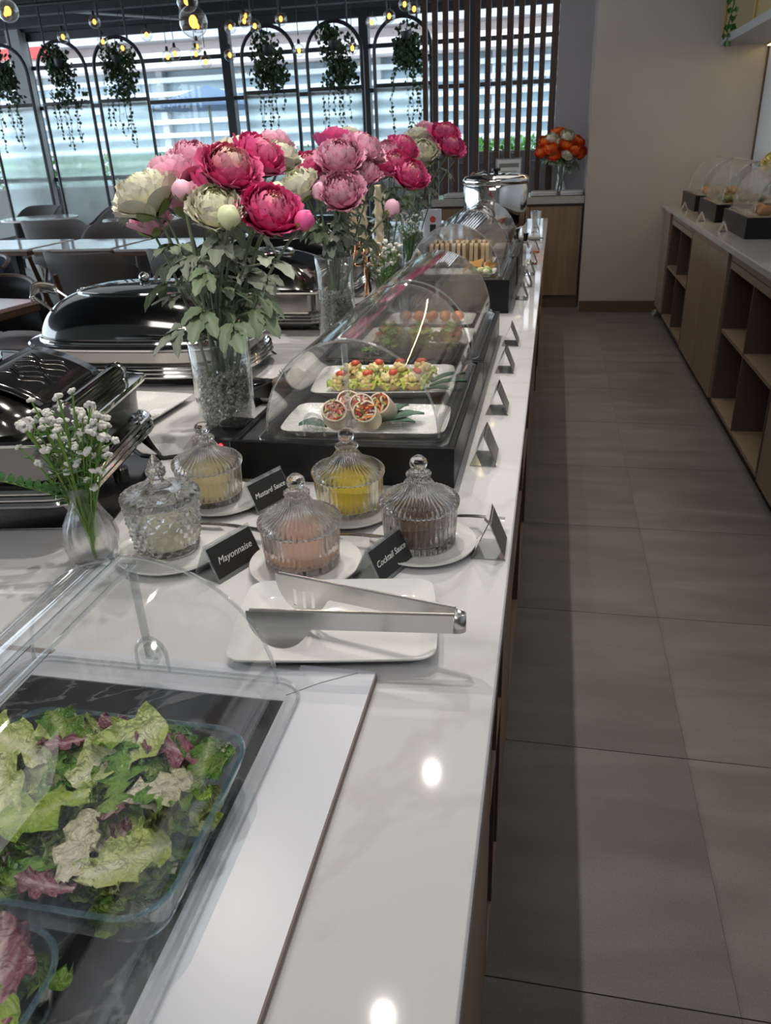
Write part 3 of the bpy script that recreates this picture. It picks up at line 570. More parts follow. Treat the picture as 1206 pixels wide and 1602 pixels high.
pl_ = thing('ornament_plate', 'small brown ornament standing in the wall cupboard', 'ornament', (1.40, 6.3, 1.987)); obj('disc', MB().lathe([(0.0, -0.006), (0.12, -0.006), (0.13, 0.0), (0.12, 0.006), (0.0, 0.006)], 24, T=Matrix.Translation((0, 0, 0.145)) @ Matrix.Rotation(pi/2, 4, 'Y')), 'screen_wood', pl_); obj('stand', box(-0.03, -0.05, 0.0, 0.03, 0.05, 0.02, 0.004), 'brass', pl_)
# ------------------------------------------------------------------ roll-top covers and their black boxes
def black_box(x0, x1, y0, y1, h, label):
    t = thing('display_box', label, 'box', ((x0+x1)/2, (y0+y1)/2, CT), 0, 'black boxes under the food covers'); hx, hy = (x1-x0)/2, (y1-y0)/2; w_ = 0.012
    obj('wall_panel', box(-hx, -hy, 0, hx, -hy+w_, h, 0.0015), 'black_satin', t); obj('wall_panel', box(-hx, hy-w_, 0, hx, hy, h, 0.0015), 'black_satin', t)
    obj('wall_panel', box(-hx, -hy+w_, 0, -hx+w_, hy-w_, h, 0.0015), 'black_satin', t); obj('wall_panel', box(hx-w_, -hy+w_, 0, hx, hy-w_, h, 0.0015), 'black_satin', t)
    obj('slate_bed', box(-hx+w_, -hy+w_, h-0.022, hx-w_, hy-w_, h-0.006), 'slate', t)
    return t
def cover(loc, label, hx=0.147, hy=0.255, H=0.158, rim=0.018, knob=-0.06, rz=0, src=None, scuff_sheen=True, body='acrylic'):
    if src is not None: return dup(src, loc, rz, label)
    t = thing('roll_top_cover', label, 'food cover', loc, rz, 'clear roll-top food covers')
    # two stacked flanges
    for k, (e, z) in enumerate(((rim, 0.0), (rim-0.005, 0.009))):
        a, b = rrect(hx+e, hy+e, 0.03, 6), rrect(hx-0.004, hy-0.004, 0.02, 6)
        def S(q, z_): return [(p[0], p[1], z_) for p in q]
        obj('flange', MB().loft([S(b, z), S(a, z), S(a, z+0.006), S(b, z+0.006), S(b, z)], False, False), body, t)
    obj('flange_bead', MB().tube([(p[0], p[1], 0.004) for p in rrect(hx+rim, hy+rim, 0.03, 6)], 0.0016, 6, closed=True), 'acrylic_edge', t)
    ex = 1.0
    def arc(q, sx, sh): # q 0..1 from right foot over the crest to left foot
        a = pi*q; c, s_ = cos(a), sin(a); return (sx*math.copysign(abs(c)**ex, c), 0.016+sh*abs(s_)**ex)
    def shell(q0, q1, g):
        return MB().grid(lambda u, v: (arc(q0+(q1-q0)*u, hx+g, H+g)[0], (-hy-g)+2*(hy+g)*v, arc(q0+(q1-q0)*u, hx+g, H+g)[1]), 32, 2)
    def plate_(q0, q1, y, g):
        mb = MB(); n = 20; pts = [(arc(q0+(q1-q0)*k/n, hx+g, H+g)) for k in range(n+1)]; vs = [(p[0], y, p[1]) for p in pts]+[(0, y, 0.016)]
        return mb.add(vs, [tuple(range(n+2))])
    for nm, q0, q1, g in (('fixed_half', 0.48, 1.0, 0.0), ('rolling_half', 0.0, 0.52, 0.004)):
        mb = shell(q0, q1, g)
        obj(nm, mb, body, t, solid=0.0025, ang=180, rimless=True)
        for y in (-hy-g, hy+g): obj('end_panel', plate_(q0, q1, y, g), 'acrylic_scuff_sheen' if scuff_sheen and y > 0 else body, t, solid=0.0025, smooth=False, rimless=True)
        eb = MB()
        for y in (-hy-g, hy+g):
            pts = [(*[arc(q0+(q1-q0)*k/24, hx+g, H+g)[0]], y, arc(q0+(q1-q0)*k/24, hx+g, H+g)[1]) for k in range(25)]; eb.tube(pts, 0.0022, 5)
        qe = q1 if nm == 'rolling_half' else q0
        e = arc(qe, hx+g, H+g); eb.tube([(e[0], -hy-g, e[1]), (e[0], hy+g, e[1])], 0.0026, 5)
        obj('edge_bead', eb, 'acrylic_edge', t)
    for y in (-hy-0.005, hy+0.005):
        obj('rib', box(-0.005, y-0.0025, 0.03, 0.005, y+0.0025, 0.016+H-0.004, 0.002), 'acrylic_edge', t)
        s_ = -1 if y < 0 else 1
        k = obj('hinge_knob', MB().lathe([(0.012, -0.004), (0.012, 0.006), (0.0095, 0.007), (0.0095, 0.002), (0.005, 0.002), (0.005, 0.009), (0.0, 0.009)], 20, cap0=False, cap1=False, T=Matrix.Translation((knob, y+s_*0.004, 0.034)) @ Matrix.Rotation(-s_*pi/2, 4, 'X')), 'acrylic_edge', t)
        obj('knob_bridge', MB().tube([(knob+0.018*cos(a), y+s_*0.004, 0.030+0.024*sin(a)) if a > 0 else (knob+0.018, y+s_*0.004, 0.014) for a in [0]+[pi*q/8 for q in range(1, 8)]]+[(knob-0.018, y+s_*0.004, 0.014)], 0.0025, 5), 'acrylic_edge', t)
    return t
HB = 0.070
black_box(-0.524, -0.137, 1.165, 1.722, HB, 'black display box nearest the sauce jars, holding wraps and canapes')
black_box(-0.524, -0.137, 1.727, 2.285, HB, 'second black display box from the sauce jars')
black_box(-0.515, -0.128, 2.60, 3.15, 0.107, 'third black display box, raised higher than the two before it')
black_box(-0.515, -0.124, 3.155, 3.68, 0.107, 'fourth black display box, next to the steel urn')
cv = cover((-0.316, 1.444, CT+HB-0.006), 'clear roll-top cover over the wraps and egg canapes', hy=0.252)
cover((-0.316, 2.01, CT+HB-0.006), 'clear roll-top cover second from the sauce jars, over open sandwiches', src=cv)
cover((-0.312, 2.875, CT+0.101), 'clear roll-top cover over the toast slices and chips', src=cv)
cover((-0.308, 3.42, CT+0.101), 'clear roll-top cover just before the steel urn', src=cv)
# right counter
for k, (y, lb) in enumerate(((4.83, 'nearest'), (5.70, 'middle'), (6.50, 'farthest'))):
    b = thing('display_box', 'black box on the right wall counter, %s of three' % lb, 'box', (1.195, y, CT), 0, 'black boxes on the right counter')
    hx, hy, h, w_ = 0.215, 0.31, 0.105, 0.012
    obj('wall_panel', box(-hx, -hy, 0, hx, -hy+w_, h, 0.0015), 'black_satin', b); obj('wall_panel', box(-hx, hy-w_, 0, hx, hy, h, 0.0015), 'black_satin', b); obj('wall_panel', box(-hx, -hy+w_, 0, -hx+w_, hy-w_, h, 0.0015), 'black_satin', b); obj('wall_panel', box(hx-w_, -hy+w_, 0, hx, hy-w_, h, 0.0015), 'black_satin', b)
    obj('bed', box(-hx+w_, -hy+w_, h-0.02, hx-w_, hy-w_, h-0.004), 'oak', b)
    c = cover((1.195, y, CT+0.101), 'clear cover on the right wall counter, %s of three' % lb, scuff_sheen=False); c.scale = (1.2, 1.1, 1.35)
    c['group'] = 'clear covers on the right counter'
# ------------------------------------------------------------------ plates, jars, tongs, signs
def plate_secs(shape, h, rim=0.014, foot=0.72):
    """shape(k, z): outline scaled by k at height z"""
    return [shape(foot, 0.0), shape(foot+0.06, 0.001), shape(0.985, h-0.003), shape(1.0, h-0.001), shape(0.993, h), shape(0.97, h-0.0015), shape(0.80, 0.0065), shape(0.74, 0.0045), shape(0.3, 0.004)]
def round_plate(r, h, loc, label, group=None, cat='saucer', name='saucer'):
    sh = lambda k, z: [(r*k*cos(2*pi*i/56), r*k*sin(2*pi*i/56), z) for i in range(56)]
    o = obj(name, MB().loft(plate_secs(sh, h)), 'porcelain', loc=loc, ang=60); return tag(o, label, cat, group)
def rect_plate(hx, hy, h, loc, rz, label, cr=0.02, bow=0.0, mt='porcelain', name='serving_plate', group=None):
    def sh(k, z):
        q = rrect(hx, hy, cr, 8); out = []
        pts = []
        for i in range(len(q)):
            a, b = q[i], q[(i+1) % len(q)]; d = math.hypot(b[0]-a[0], b[1]-a[1]); n_ = 6 if d > 0.05 else 1
            for s_ in range(n_): pts.append((a[0]+(b[0]-a[0])*s_/n_, a[1]+(b[1]-a[1])*s_/n_))
        ins = 1-k
        for x, y in pts:
            bx = x*(1+bow*(1-(y/hy)**2)); by = y*(1+bow*(1-(x/hx)**2)*0.8); m_ = min(hx, hy)
            out.append((bx*(1-ins*m_/hx*1.0), by*(1-ins*m_/hy), z))
        return out
    o = obj(name, MB().loft(plate_secs(sh, h)), mt, loc=loc, rot=(0, 0, rz), ang=60); return tag(o, label, 'plate', group)
rect_plate(0.115, 0.084, 0.019, (-0.226, 0.738, CT+0.0005), rad(9.5), 'white rectangular porcelain plate under the serving tongs', cr=0.018, bow=0.035)
def flute(n, a): return lambda r, z, t, j: r*(1+a*cos(n*t)) if r > 0.012 else r
def jar_parts():
    N = 384
    body = MB(); FL = flute(36, 0.022)
    prof = [(0.046, 0.0), (0.0475, 0.002), (0.0475, 0.007), (0.0465, 0.010), (0.0478, 0.013), (0.0492, 0.030), (0.0500, 0.048), (0.0505, 0.052), (0.0485, 0.0535)]
    inner = [(0.0455, 0.0535), (0.0450, 0.030), (0.0440, 0.010), (0.040, 0.0075), (0.002, 0.0075)]
    body.lathe(prof+inner, N, lambda r, z, t, j: r*(1+0.058*(abs(cos(20*t))-0.55)) if j < len(prof)-1 else r)
    lid = MB()
    lp = [(0.047, 0.0540), (0.0520, 0.0545), (0.0530, 0.058), (0.0528, 0.062), (0.049, 0.0665), (0.040, 0.0705), (0.030, 0.0755), (0.022, 0.082), (0.0165, 0.090), (0.0145, 0.0945), (0.0165, 0.097), (0.0165, 0.100), (0.0105, 0.1025), (0.0065, 0.1040), (0.0105, 0.1075), (0.0122, 0.1130), (0.0105, 0.1185), (0.006, 0.1225), (0.0005, 0.1235)]
    li = [(0.0455, 0.0545), (0.0455, 0.0600), (0.035, 0.0665), (0.025, 0.073), (0.015, 0.083), (0.008, 0.088), (0.0005, 0.088)]
    full = list(reversed(li))+lp
    nl = len(li)
    lid.lathe(full, N, lambda r, z, t, j: r*(1+0.058*(abs(cos(24*t))-0.55)) if j > nl and z < 0.092 and r > 0.012 else (r*(1+0.035*cos(14*t)) if 0.094 < z < 0.102 else r), cap0=False, cap1=False)
    return body.mesh('jar_body', M['jar_glass'], ang=60), lid.mesh('lid', M['jar_glass_lid'], ang=60)
JB, JL = jar_parts()
def sauce_jar(loc, label, sauce, level, rz=0, sl=0.0):
    t = thing('sauce_jar', label, 'jar', loc, rz, 'lidded fluted glass sauce jars')
    t.scale = (1.05, 1.05, 1.05); obj('jar_body', JB, None, t); obj('lid', JL, None, t)
    wob = lambda a: 0.0025*sin(3*a+1)+0.004*sl*sin(a)
    mb = MB(); n = 48; rings = [(0.0435, 0.0085), (0.0440, 0.012), (0.0446, level*0.6), (0.0448, level)]
    vs = [(r*cos(2*pi*i/n), r*sin(2*pi*i/n), z+(wob(2*pi*i/n) if k == 3 else 0)) for k, (r, z) in enumerate(rings) for i in range(n)]+[(0, 0, level+0.002)]
    fs = [(k*n+i, k*n+(i+1) % n, (k+1)*n+(i+1) % n, (k+1)*n+i) for k in range(3) for i in range(n)]+[(3*n+i, 3*n+(i+1) % n, 4*n) for i in range(n)]+[tuple(reversed(range(n)))]
    obj('sauce', mb.add(vs, fs), sauce, t); return t
SC_Z = CT+0.0055
JARS = [((-0.527, 1.076), (-0.505, 1.068), 0.072, 'sauce_mustard', 0.040, 'pale mustard sauce, behind the diamond cut jar', 'pale mustard'),
        ((-0.313, 0.887), (-0.306, 0.878), 0.077, 'sauce_pink', 0.030, 'pink cocktail sauce, by the serving tongs', 'pink sauce'),
        ((-0.289, 1.064), (-0.287, 1.052), 0.072, 'sauce_yellow', 0.042, 'bright yellow sauce, in front of the black box', 'yellow sauce'),
        ((-0.163, 0.968), (-0.157, 0.958), 0.076, 'sauce_brown', 0.036, 'dark brown sauce, nearest the counter edge', 'brown sauce')]
for (jx, jy), (sx, sy), r, sm, lv_, lb, sh in JARS:
    round_plate(r, 0.012, (sx, sy, CT+0.0003), 'white porcelain saucer under the %s jar' % sh, 'saucers under the sauce jars')
    sauce_jar((jx, jy, SC_Z), 'fluted glass jar of '+lb, sm, lv_, rad(jx*500 % 40), 1.0 if sm == 'sauce_pink' else 0.2)
round_plate(0.080, 0.012, (-0.508, 0.892, CT+0.0003), 'white porcelain saucer under the diamond cut mayonnaise jar', 'saucers under the sauce jars')
# diamond cut jar
dj = thing('sauce_jar', 'tall diamond cut glass jar of mayonnaise with pointed lid', 'jar', (-0.519, 0.900, SC_Z), 0.1); dj.scale = (1.09, 1.09, 1.10)
tri = lambda x: 2*abs((x % 1.0)-0.5)
prof = [(0.038, 0.0), (0.0405, 0.003)]+[(0.0405+0.0075*k/40, 0.004+0.062*k/40) for k in range(41)]+[(0.0488, 0.068), (0.047, 0.0695), (0.0435, 0.0690), (0.0375, 0.012), (0.030, 0.009), (0.001, 0.009)]
def dcut(r, z, t, j):
    if 2 <= j <= 42:
        a, b = t/(2*pi)*18+z*55, t/(2*pi)*18-z*55; return r*(1+0.13*(min(tri(a), tri(b))-0.45))
    return r
obj('jar_body', MB().lathe(prof, 216, dcut), 'jar_glass', dj, ang=10)
lidp = [(0.001, 0.076), (0.030, 0.074), (0.0430, 0.0700), (0.049, 0.0702), (0.0502, 0.0735), (0.0495, 0.079), (0.044, 0.0815), (0.030, 0.084), (0.017, 0.0885), (0.009, 0.0945), (0.0075, 0.0985), (0.0105, 0.1015), (0.0128, 0.1065), (0.0120, 0.1115), (0.0085, 0.1150), (0.0100, 0.1165), (0.0075, 0.121), (0.0045, 0.126), (0.0008, 0.1315)]
obj('lid', MB().lathe(lidp, 120, lambda r, z, t, j: r*(1+0.03*cos(24*t)*cos(z*900)) if 3 < j < 9 else (r*(1+0.05*cos(10*t+z*400)) if 11 <= j <= 13 else r), cap0=False, cap1=False), 'jar_glass_lid', dj, ang=25)
obj('sauce', MB().lathe([(0.036, 0.0105), (0.0385, 0.022), (0.0395, 0.034), (0.030, 0.037), (0.001, 0.038)], 40), 'sauce_cream', dj)
# spoons lying on the saucers
def spoon(p0, p1, label):
    a = Vector(p0); b = Vector(p1); d = b-a; L = d.length; t = thing('sauce_spoon', label, 'spoon', p0, math.atan2(d.y, d.x), 'steel spoons on the saucers')
    sl = (b.z-a.z)
    secs = []
    for k in range(9):
        q = k/8; x = L*(0.16+0.84*q); hw = 0.0024+0.0030*q+(0.0006 if k == 8 else 0); z = sl*q+0.006*sin(pi*q)*0.6
        secs.append([(x, -hw, z), (x, hw, z), (x, hw*0.8, z+0.0016), (x, -hw*0.8, z+0.0016)])
    obj('handle', MB().loft(secs), 'steel', t)
    obj('bowl', MB().ball((0.0, 0, 0.0012), 0.022, 14, 8, sq=(1.0, 0.68, 0.22)), 'steel', t); return t
spoon((-0.530, 0.966, CT+0.0125), (-0.392, 0.946, CT+0.0165), 'steel spoon beside the diamond cut jar, on its saucer')
spoon((-0.515, 1.142, CT+0.0125), (-0.408, 1.115, CT+0.016), 'steel spoon beside the pale mustard jar, on its saucer')
spoon((-0.318, 0.953, CT+0.0125), (-0.200, 0.945, CT+0.0165), 'steel spoon beside the pink sauce jar, on its saucer')
spoon((-0.165, 1.032, CT+0.0125), (-0.046, 1.026, CT+0.0165), 'steel spoon beside the brown sauce jar, on its saucer')
# serving tongs lying on edge
tg = thing('serving_tongs', 'stainless serving tongs with a slotted blade on the white plate', 'tongs', (0, 0, 0))
def arm(p_tip, p_end, slots, zt, zb_end):
    a = Vector((*p_tip, 0)); b = Vector((*p_end, 0)); d = (b-a); L = d.length; d.normalize(); nn = Vector((-d.y, d.x, 0)); th = 0.0012
    bl = 0.074
    def outline(s):  # bottom edge depth below the top edge at distance s from the tip
        if s < bl:
            q = s/bl; d_ = 0.048*sqrt(max(0.0, 1-((q-0.49)/0.50)**2)); return d_ if q < 0.5 else max(0.022, d_)
        return 0.022
    def topz(s): return zt + (zb_end-zt)*s/L
    S = [0.0, 0.002, 0.006, 0.012]+[0.016+0.004*k for k in range(15)]+[bl+(L-bl)*k/10 for k in range(1, 11)]
    def P3(s, dep, off): q = a+d*s+nn*off; return (q.x, q.y, topz(s)-dep)
    mb = MB()
    slot_ranges = [(0.022, 0.027), (0.034, 0.039), (0.046, 0.051)] if slots else []
    if slots: S = sorted(set(S+[e for r_ in slot_ranges for e in r_]))
    for s0, s1 in zip(S[:-1], S[1:]):
        inslot = any(r0-1e-6 <= s0 and s1 <= r1+1e-6 for r0, r1 in slot_ranges)
        bands = [(0.0, 1.0)] if not inslot else [(0.0, 0.36), (0.86, 1.0)]
        for b0, b1 in bands:
            d0, d1 = outline(s0), outline(s1); vs = []
            for off in (-th/2, th/2):
                lean = 0.0
                vs += [P3(s0, d0*b0, off), P3(s1, d1*b0, off), P3(s1, d1*b1, off), P3(s0, d0*b1, off)]
            mb.add(vs, [(0, 1, 2, 3), (7, 6, 5, 4), (0, 4, 5, 1), (3, 2, 6, 7), (0, 3, 7, 4), (1, 5, 6, 2)])
    # rolled upper lip
    mb.tube([P3(s, 0.0, 0.0015) for s in (0.004, 0.03, 0.08, 0.14, L)], 0.0022, 6)
    return mb
Zt = CT+0.071
T1, T2, E1, E2 = (-0.306, 0.665), (-0.300, 0.748), (-0.080, 0.683), (-0.081, 0.697)
obj('plain_arm', arm(T1, E1, False, CT+0.0665, CT+0.069), 'steel_tong', tg, ang=20); obj('slotted_arm', arm(T2, E2, True, CT+0.0665, CT+0.069), 'steel_tong', tg, ang=20)
bend = []
c_ = Vector(((E1[0]+E2[0])/2, (E1[1]+E2[1])/2, 0)); d_ = (c_-Vector(((T1[0]+T2[0])/2, (T1[1]+T2[1])/2, 0))).normalized(); n_ = Vector((-d_.y, d_.x, 0)); rb_ = 0.0072
mb = MB().grid(lambda u, v: (*((c_ + d_*(0.012*sin(pi*u)) - n_*rb_*cos(pi*u)).to_2d()), CT+0.069-0.022*v), 14, 1)
obj('bend', mb, 'steel_tong', tg, solid=0.0012)
# tent signs
def tent_sign(loc, rz, label, words=None, w_=0.070, card=True, sz=0.0125, group='acrylic tent signs', h=0.050, hd=0.024):
    """ridge along local x, written card on the -y slope"""
    t = thing('tent_sign', label, 'sign', loc, rz, group)
    tri_ = [(-hd, 0.0), (hd, 0.0), (0.0, h)]; th = 0.0016
    out = [(p[0], p[1]) for p in tri_]; g = 1-th*2.6/h; inn = [(p[0]*g, th+p[1]*g*0.97) for p in tri_]
    mb = MB(); vs = []
    for x in (-w_/2, w_/2): vs += [(x, p[0], p[1]) for p in out]+[(x, p[0], p[1]) for p in inn]
    fs = []
    for k in range(3):
        k2 = (k+1) % 3; fs += [(k, k2, 6+k2, 6+k), (3+k, 9+k, 9+k2, 3+k2), (k, 3+k, 3+k2, k2), (6+k, 6+k2, 9+k2, 9+k)]
    obj('holder', mb.add(vs, fs), 'acrylic_edge', t, smooth=False)
    if card:
        cm_ = 'card_black' if words else 'card_grey'; sl = math.atan2(h, hd); L = math.hypot(h, hd)
        T = Matrix.Translation((0, -hd/2, h/2)) @ Matrix.Rotation(sl, 4, 'X')
        cdo = obj('card', MB().box(-w_/2+0.002, -L/2+0.006, 0.0003, w_/2-0.002, L/2-0.006, 0.0010), cm_, t); cdo.matrix_local = T
        if words: x = text('lettering', words, sz, 'ink_white', cdo, (0, 0, 0.0012), (0, 0, 0), shear=0.28)
    return t
tent_sign((-0.413, 0.868, CT), rad(67), 'black tent sign reading Mayonnaise beside the diamond cut jar', 'Mayonnaise', 0.086, sz=0.0135)
tent_sign((-0.434, 1.076, CT), rad(67), 'black tent sign reading Mustard Sauce beside the pale mustard jar', 'Mustard Sauce', 0.084, sz=0.0118)
tent_sign((-0.200, 0.888, CT), rad(69), 'black tent sign reading Cocktail Sauce between pink and brown jars', 'Cocktail Sauce', 0.082, sz=0.0118)
RS = [(-0.063, 0.962, 'beside the brown sauce jar at the counter edge', 0.060), (-0.098, 1.305, 'against the near end of the first black box', 0.075), (-0.094, 1.585, 'by the far end of the first black box', 0.07), (-0.097, 1.905, 'by the middle of the second black box', 0.07), (-0.098, 2.185, 'by the far end of the second black box', 0.07), (-0.095, 2.87, 'by the near half of the third black box', 0.07), (-0.088, 3.14, 'between the third and fourth black boxes', 0.07), (-0.085, 3.42, 'by the middle of the fourth black box', 0.07), (-0.082, 3.72, 'by the far end of the fourth black box', 0.07), (-0.080, 4.12, 'in front of the steel urn', 0.07), (-0.10, 5.05, 'beyond the steel urn at the island end', 0.07)]
for x, y, lb, ww in RS: tent_sign((x, y, CT), rad(90), 'clear tent sign with dark card '+lb, None, ww, hd=0.024, h=0.058)
for x, y, lb in ((0.945, 4.90, 'by the nearest black box'), (0.925, 5.52, 'by the middle black box'), (0.935, 6.33, 'by the farthest black box')): tent_sign((x, y, CT), rad(90), 'clear tent sign on the right counter '+lb, None, 0.07, card=False, group='tent signs on the right counter', h=0.055)
# ------------------------------------------------------------------ salad station
bd = thing('display_board', 'white board set on the counter around the salad display', 'board', (0, 0, CT))
bo, bi = [(-0.74, -0.1), (-0.161, -0.1), (-0.161, 0.652), (-0.165, 0.660), (-0.74, 0.632)], None
fr_ = MB()
for a, b, c, d in ((-0.74, -0.1, -0.535, 0.632), (-0.245, -0.1, -0.161, 0.655), (-0.535, 0.594, -0.245, 0.645)): fr_.box(a, b, 0.0015, c, d, 0.0085)
obj('frame', fr_, 'board_white', bd, smooth=False)
obj('edge', MB().box(-0.74, -0.1, 0.0, -0.163, 0.650, 0.0014), 'board_edge', bd, smooth=False)
obj('raw_edge', MB().box(-0.1609, -0.1, 0.0, -0.1595, 0.652, 0.0078), 'board_edge', bd)
obj('stone_inset', box(-0.5345, -0.1, 0.0016, -0.2455, 0.5935, 0.0075), 'black_stone', bd)
crk = obj('crack', MB().tube([(-0.2449, 0.603, 0.0086), (-0.215, 0.628, 0.0086), (-0.18, 0.650, 0.0086)], 0.0006, 4), 'ink_grey', bd)
cover((-0.392, 0.325, CT+0.0088), 'large clear roll-top cover over the green salad, at the photo corner', hx=0.136, hy=0.272, H=0.134, rim=0.026, scuff_sheen=False, knob=0.0)
def glass_bowl(x0, x1, y0, y1, z0, h, label):
    cx_, cy_, hx, hy = (x0+x1)/2, (y0+y1)/2, (x1-x0)/2, (y1-y0)/2; t = thing('glass_bowl', label, 'bowl', (cx_, cy_, z0))
    R = lambda k, z, e=0.0: [(p[0], p[1], z) for p in rrect(hx-k, hy-k, max(0.006, 0.035-k), 7)]
    obj('wall', MB().loft([R(0.016, 0.0), R(0.010, 0.004), R(0.001, h-0.004), R(0.0, h), R(0.003, h), R(0.005, h-0.005), R(0.013, 0.006), R(0.020, 0.004)]), 'bowl_glass', t)
    obj('rim', MB().tube([(p[0], p[1], h) for p in rrect(hx-0.0015, hy-0.0015, 0.034, 8)], 0.0024, 6, closed=True), 'bowl_rim', t); return t
glass_bowl(-0.470, -0.238, 0.308, 0.505, CT+0.0078, 0.040, 'large glass bowl of mixed green salad')
glass_bowl(-0.470, -0.288, 0.080, 0.296, CT+0.0078, 0.040, 'second glass bowl nearer the camera with red leaf salad')
def leaf_mesh(kind, seed):
    R = random.Random(seed); L, W = R.uniform(0.95, 1.2), R.uniform(0.42, 0.62); nu, nv = 14, 16; ph = [R.uniform(0, 6.28) for _ in range(6)]; curl = R.uniform(0.2, 0.9); cup = R.uniform(-0.3, 0.6); fold = R.uniform(-0.4, 0.4)
    def fn(u, v):
        s_ = (u-0.5)*2; e = abs(s_); wd = W*(0.20+0.95*sin(pi*min(1.0, v*0.80+0.05))**0.9)*(1+0.10*sin(v*9+ph[4]+(2 if s_ > 0 else 0)))
        if kind == 'frisee': wd *= 0.22+0.78*abs(sin(v*pi*5.5+(0.7 if s_ > 0 else 0)))**1.5
        x = s_*wd*0.5; y = (v-0.45)*L*(1-0.12*s_*s_*(1 if v > 0.6 else 0.2))
        fr_ = 0.055*e**1.8*sin(v*21+ph[0]+s_*1.5)+0.035*e**1.4*sin(v*37+ph[1]+s_*3)+0.020*sin(s_*9+ph[2]+v*6)*sin(v*14+ph[5])
        z = curl*0.30*(v-0.4)**2+cup*0.35*s_*s_*wd+fr_+fold*0.12*s_*v
        return (x+0.04*e*sin(v*17+ph[3]), y+0.03*e*sin(v*27+ph[1]), z)
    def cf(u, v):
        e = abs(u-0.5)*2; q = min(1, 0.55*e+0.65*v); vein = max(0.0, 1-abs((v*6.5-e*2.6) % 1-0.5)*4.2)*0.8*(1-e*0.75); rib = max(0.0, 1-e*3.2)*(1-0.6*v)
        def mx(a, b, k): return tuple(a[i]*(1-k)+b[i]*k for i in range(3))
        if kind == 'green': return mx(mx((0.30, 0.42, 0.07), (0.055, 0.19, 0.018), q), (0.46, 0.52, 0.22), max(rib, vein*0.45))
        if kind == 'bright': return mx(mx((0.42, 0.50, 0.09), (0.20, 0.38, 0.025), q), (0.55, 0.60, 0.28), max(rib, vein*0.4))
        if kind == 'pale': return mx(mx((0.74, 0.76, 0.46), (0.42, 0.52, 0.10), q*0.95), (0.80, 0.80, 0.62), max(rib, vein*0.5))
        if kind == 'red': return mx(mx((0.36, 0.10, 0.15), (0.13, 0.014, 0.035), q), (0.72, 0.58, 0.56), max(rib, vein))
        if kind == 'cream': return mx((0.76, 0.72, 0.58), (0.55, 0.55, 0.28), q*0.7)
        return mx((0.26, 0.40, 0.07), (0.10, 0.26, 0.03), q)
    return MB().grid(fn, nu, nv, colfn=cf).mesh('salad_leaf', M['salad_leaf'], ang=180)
LV = {k: [leaf_mesh(k, 40*i+3+len(k)+ord(k[0])) for i in range(4)] for k in ('green', 'bright', 'pale', 'red', 'cream', 'frisee')}
def salad(label, x0, x1, y0, y1, z0, zt, n, mix, seed, big=()):
    R = random.Random(seed); t = thing('mixed_salad', label, 'salad', ((x0+x1)/2, (y0+y1)/2, z0)); cx_, cy_ = (x0+x1)/2, (y0+y1)/2
    for i in range(n):
        q = i/n; k = R.choices(list(mix), list(mix.values()))[0]; s_ = R.uniform(0.040, 0.068)*(0.8 if k == 'red' else 1)
        x, y = R.uniform(x0+0.012, x1-0.014), R.uniform(y0+0.012, y1-0.012)
        dome_ = 1-0.45*max(abs(x-cx_)/(x1-x0)*2, abs(y-cy_)/(y1-y0)*2)**2
        z = (zt-z0)*dome_*(0.25+0.75*q)
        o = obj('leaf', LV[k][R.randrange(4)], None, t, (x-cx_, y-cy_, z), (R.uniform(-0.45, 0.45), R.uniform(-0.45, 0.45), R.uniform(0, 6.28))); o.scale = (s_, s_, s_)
    for k, v, x, y, z, rz, s_, tl in big:
        o = obj('leaf', LV[k][v], None, t, (x-cx_, y-cy_, z-z0), (tl, 0.15, rad(rz)), label=None); o.scale = (s_, s_, s_)
    return t
ZS = CT+0.012
BIG = [('red', 0, -0.300, 0.470, CT+0.050, 80, 0.066, 0.2), ('bright', 1, -0.372, 0.378, CT+0.058, 120, 0.085, -0.1), ('pale', 0, -0.412, 0.383, CT+0.056, 30, 0.075, 0.1), ('pale', 1, -0.345, 0.450, CT+0.055, -35, 0.085, 0.15),
       ('green', 2, -0.402, 0.464, CT+0.050, 50, 0.064, 0.1), ('cream', 0, -0.290, 0.418, CT+0.054, -70, 0.055, 0.1), ('pale', 2, -0.288, 0.352, CT+0.048, -60, 0.068, 0.1), ('green', 0, -0.268, 0.455, CT+0.045, 10, 0.05, 0.2), ('frisee', 0, -0.325, 0.420, CT+0.056, 20, 0.07, 0), ('frisee', 1, -0.272, 0.415, CT+0.052, 100, 0.055, 0), ('cream', 1, -0.325, 0.355, CT+0.052, 15, 0.055, 0.1), ('red', 1, -0.395, 0.455, CT+0.056, 140, 0.045, 0.3), ('red', 2, -0.432, 0.415, CT+0.055, 60, 0.045, 0.3), ('pale', 0, -0.435, 0.445, CT+0.054, 70, 0.075, 0.0), ('red', 0, -0.315, 0.395, CT+0.055, 200, 0.04, 0.4), ('red', 1, -0.330, 0.325, CT+0.05, 100, 0.045, 0.2), ('bright', 0, -0.350, 0.470, CT+0.055, 160, 0.05, 0.3), ('red', 2, -0.355, 0.488, CT+0.050, 95, 0.05, 0.4)]
salad('mixed lettuce salad with red radicchio in the large glass bowl', -0.466, -0.256, 0.328, 0.495, ZS, CT+0.047, 230, {'green': 3, 'bright': 3, 'pale': 3.2, 'red': 1.2, 'cream': 1.6, 'frisee': 2.4}, 3, BIG)
salad('red and green leaf salad in the second glass bowl', -0.466, -0.292, 0.084, 0.292, ZS, CT+0.038, 70, {'green': 2, 'bright': 2, 'red': 3, 'frisee': 1}, 9, [('red', 0, -0.325, 0.262, CT+0.045, 30, 0.07, 0.2), ('bright', 0, -0.318, 0.235, CT+0.044, 80, 0.07, 0.2)])
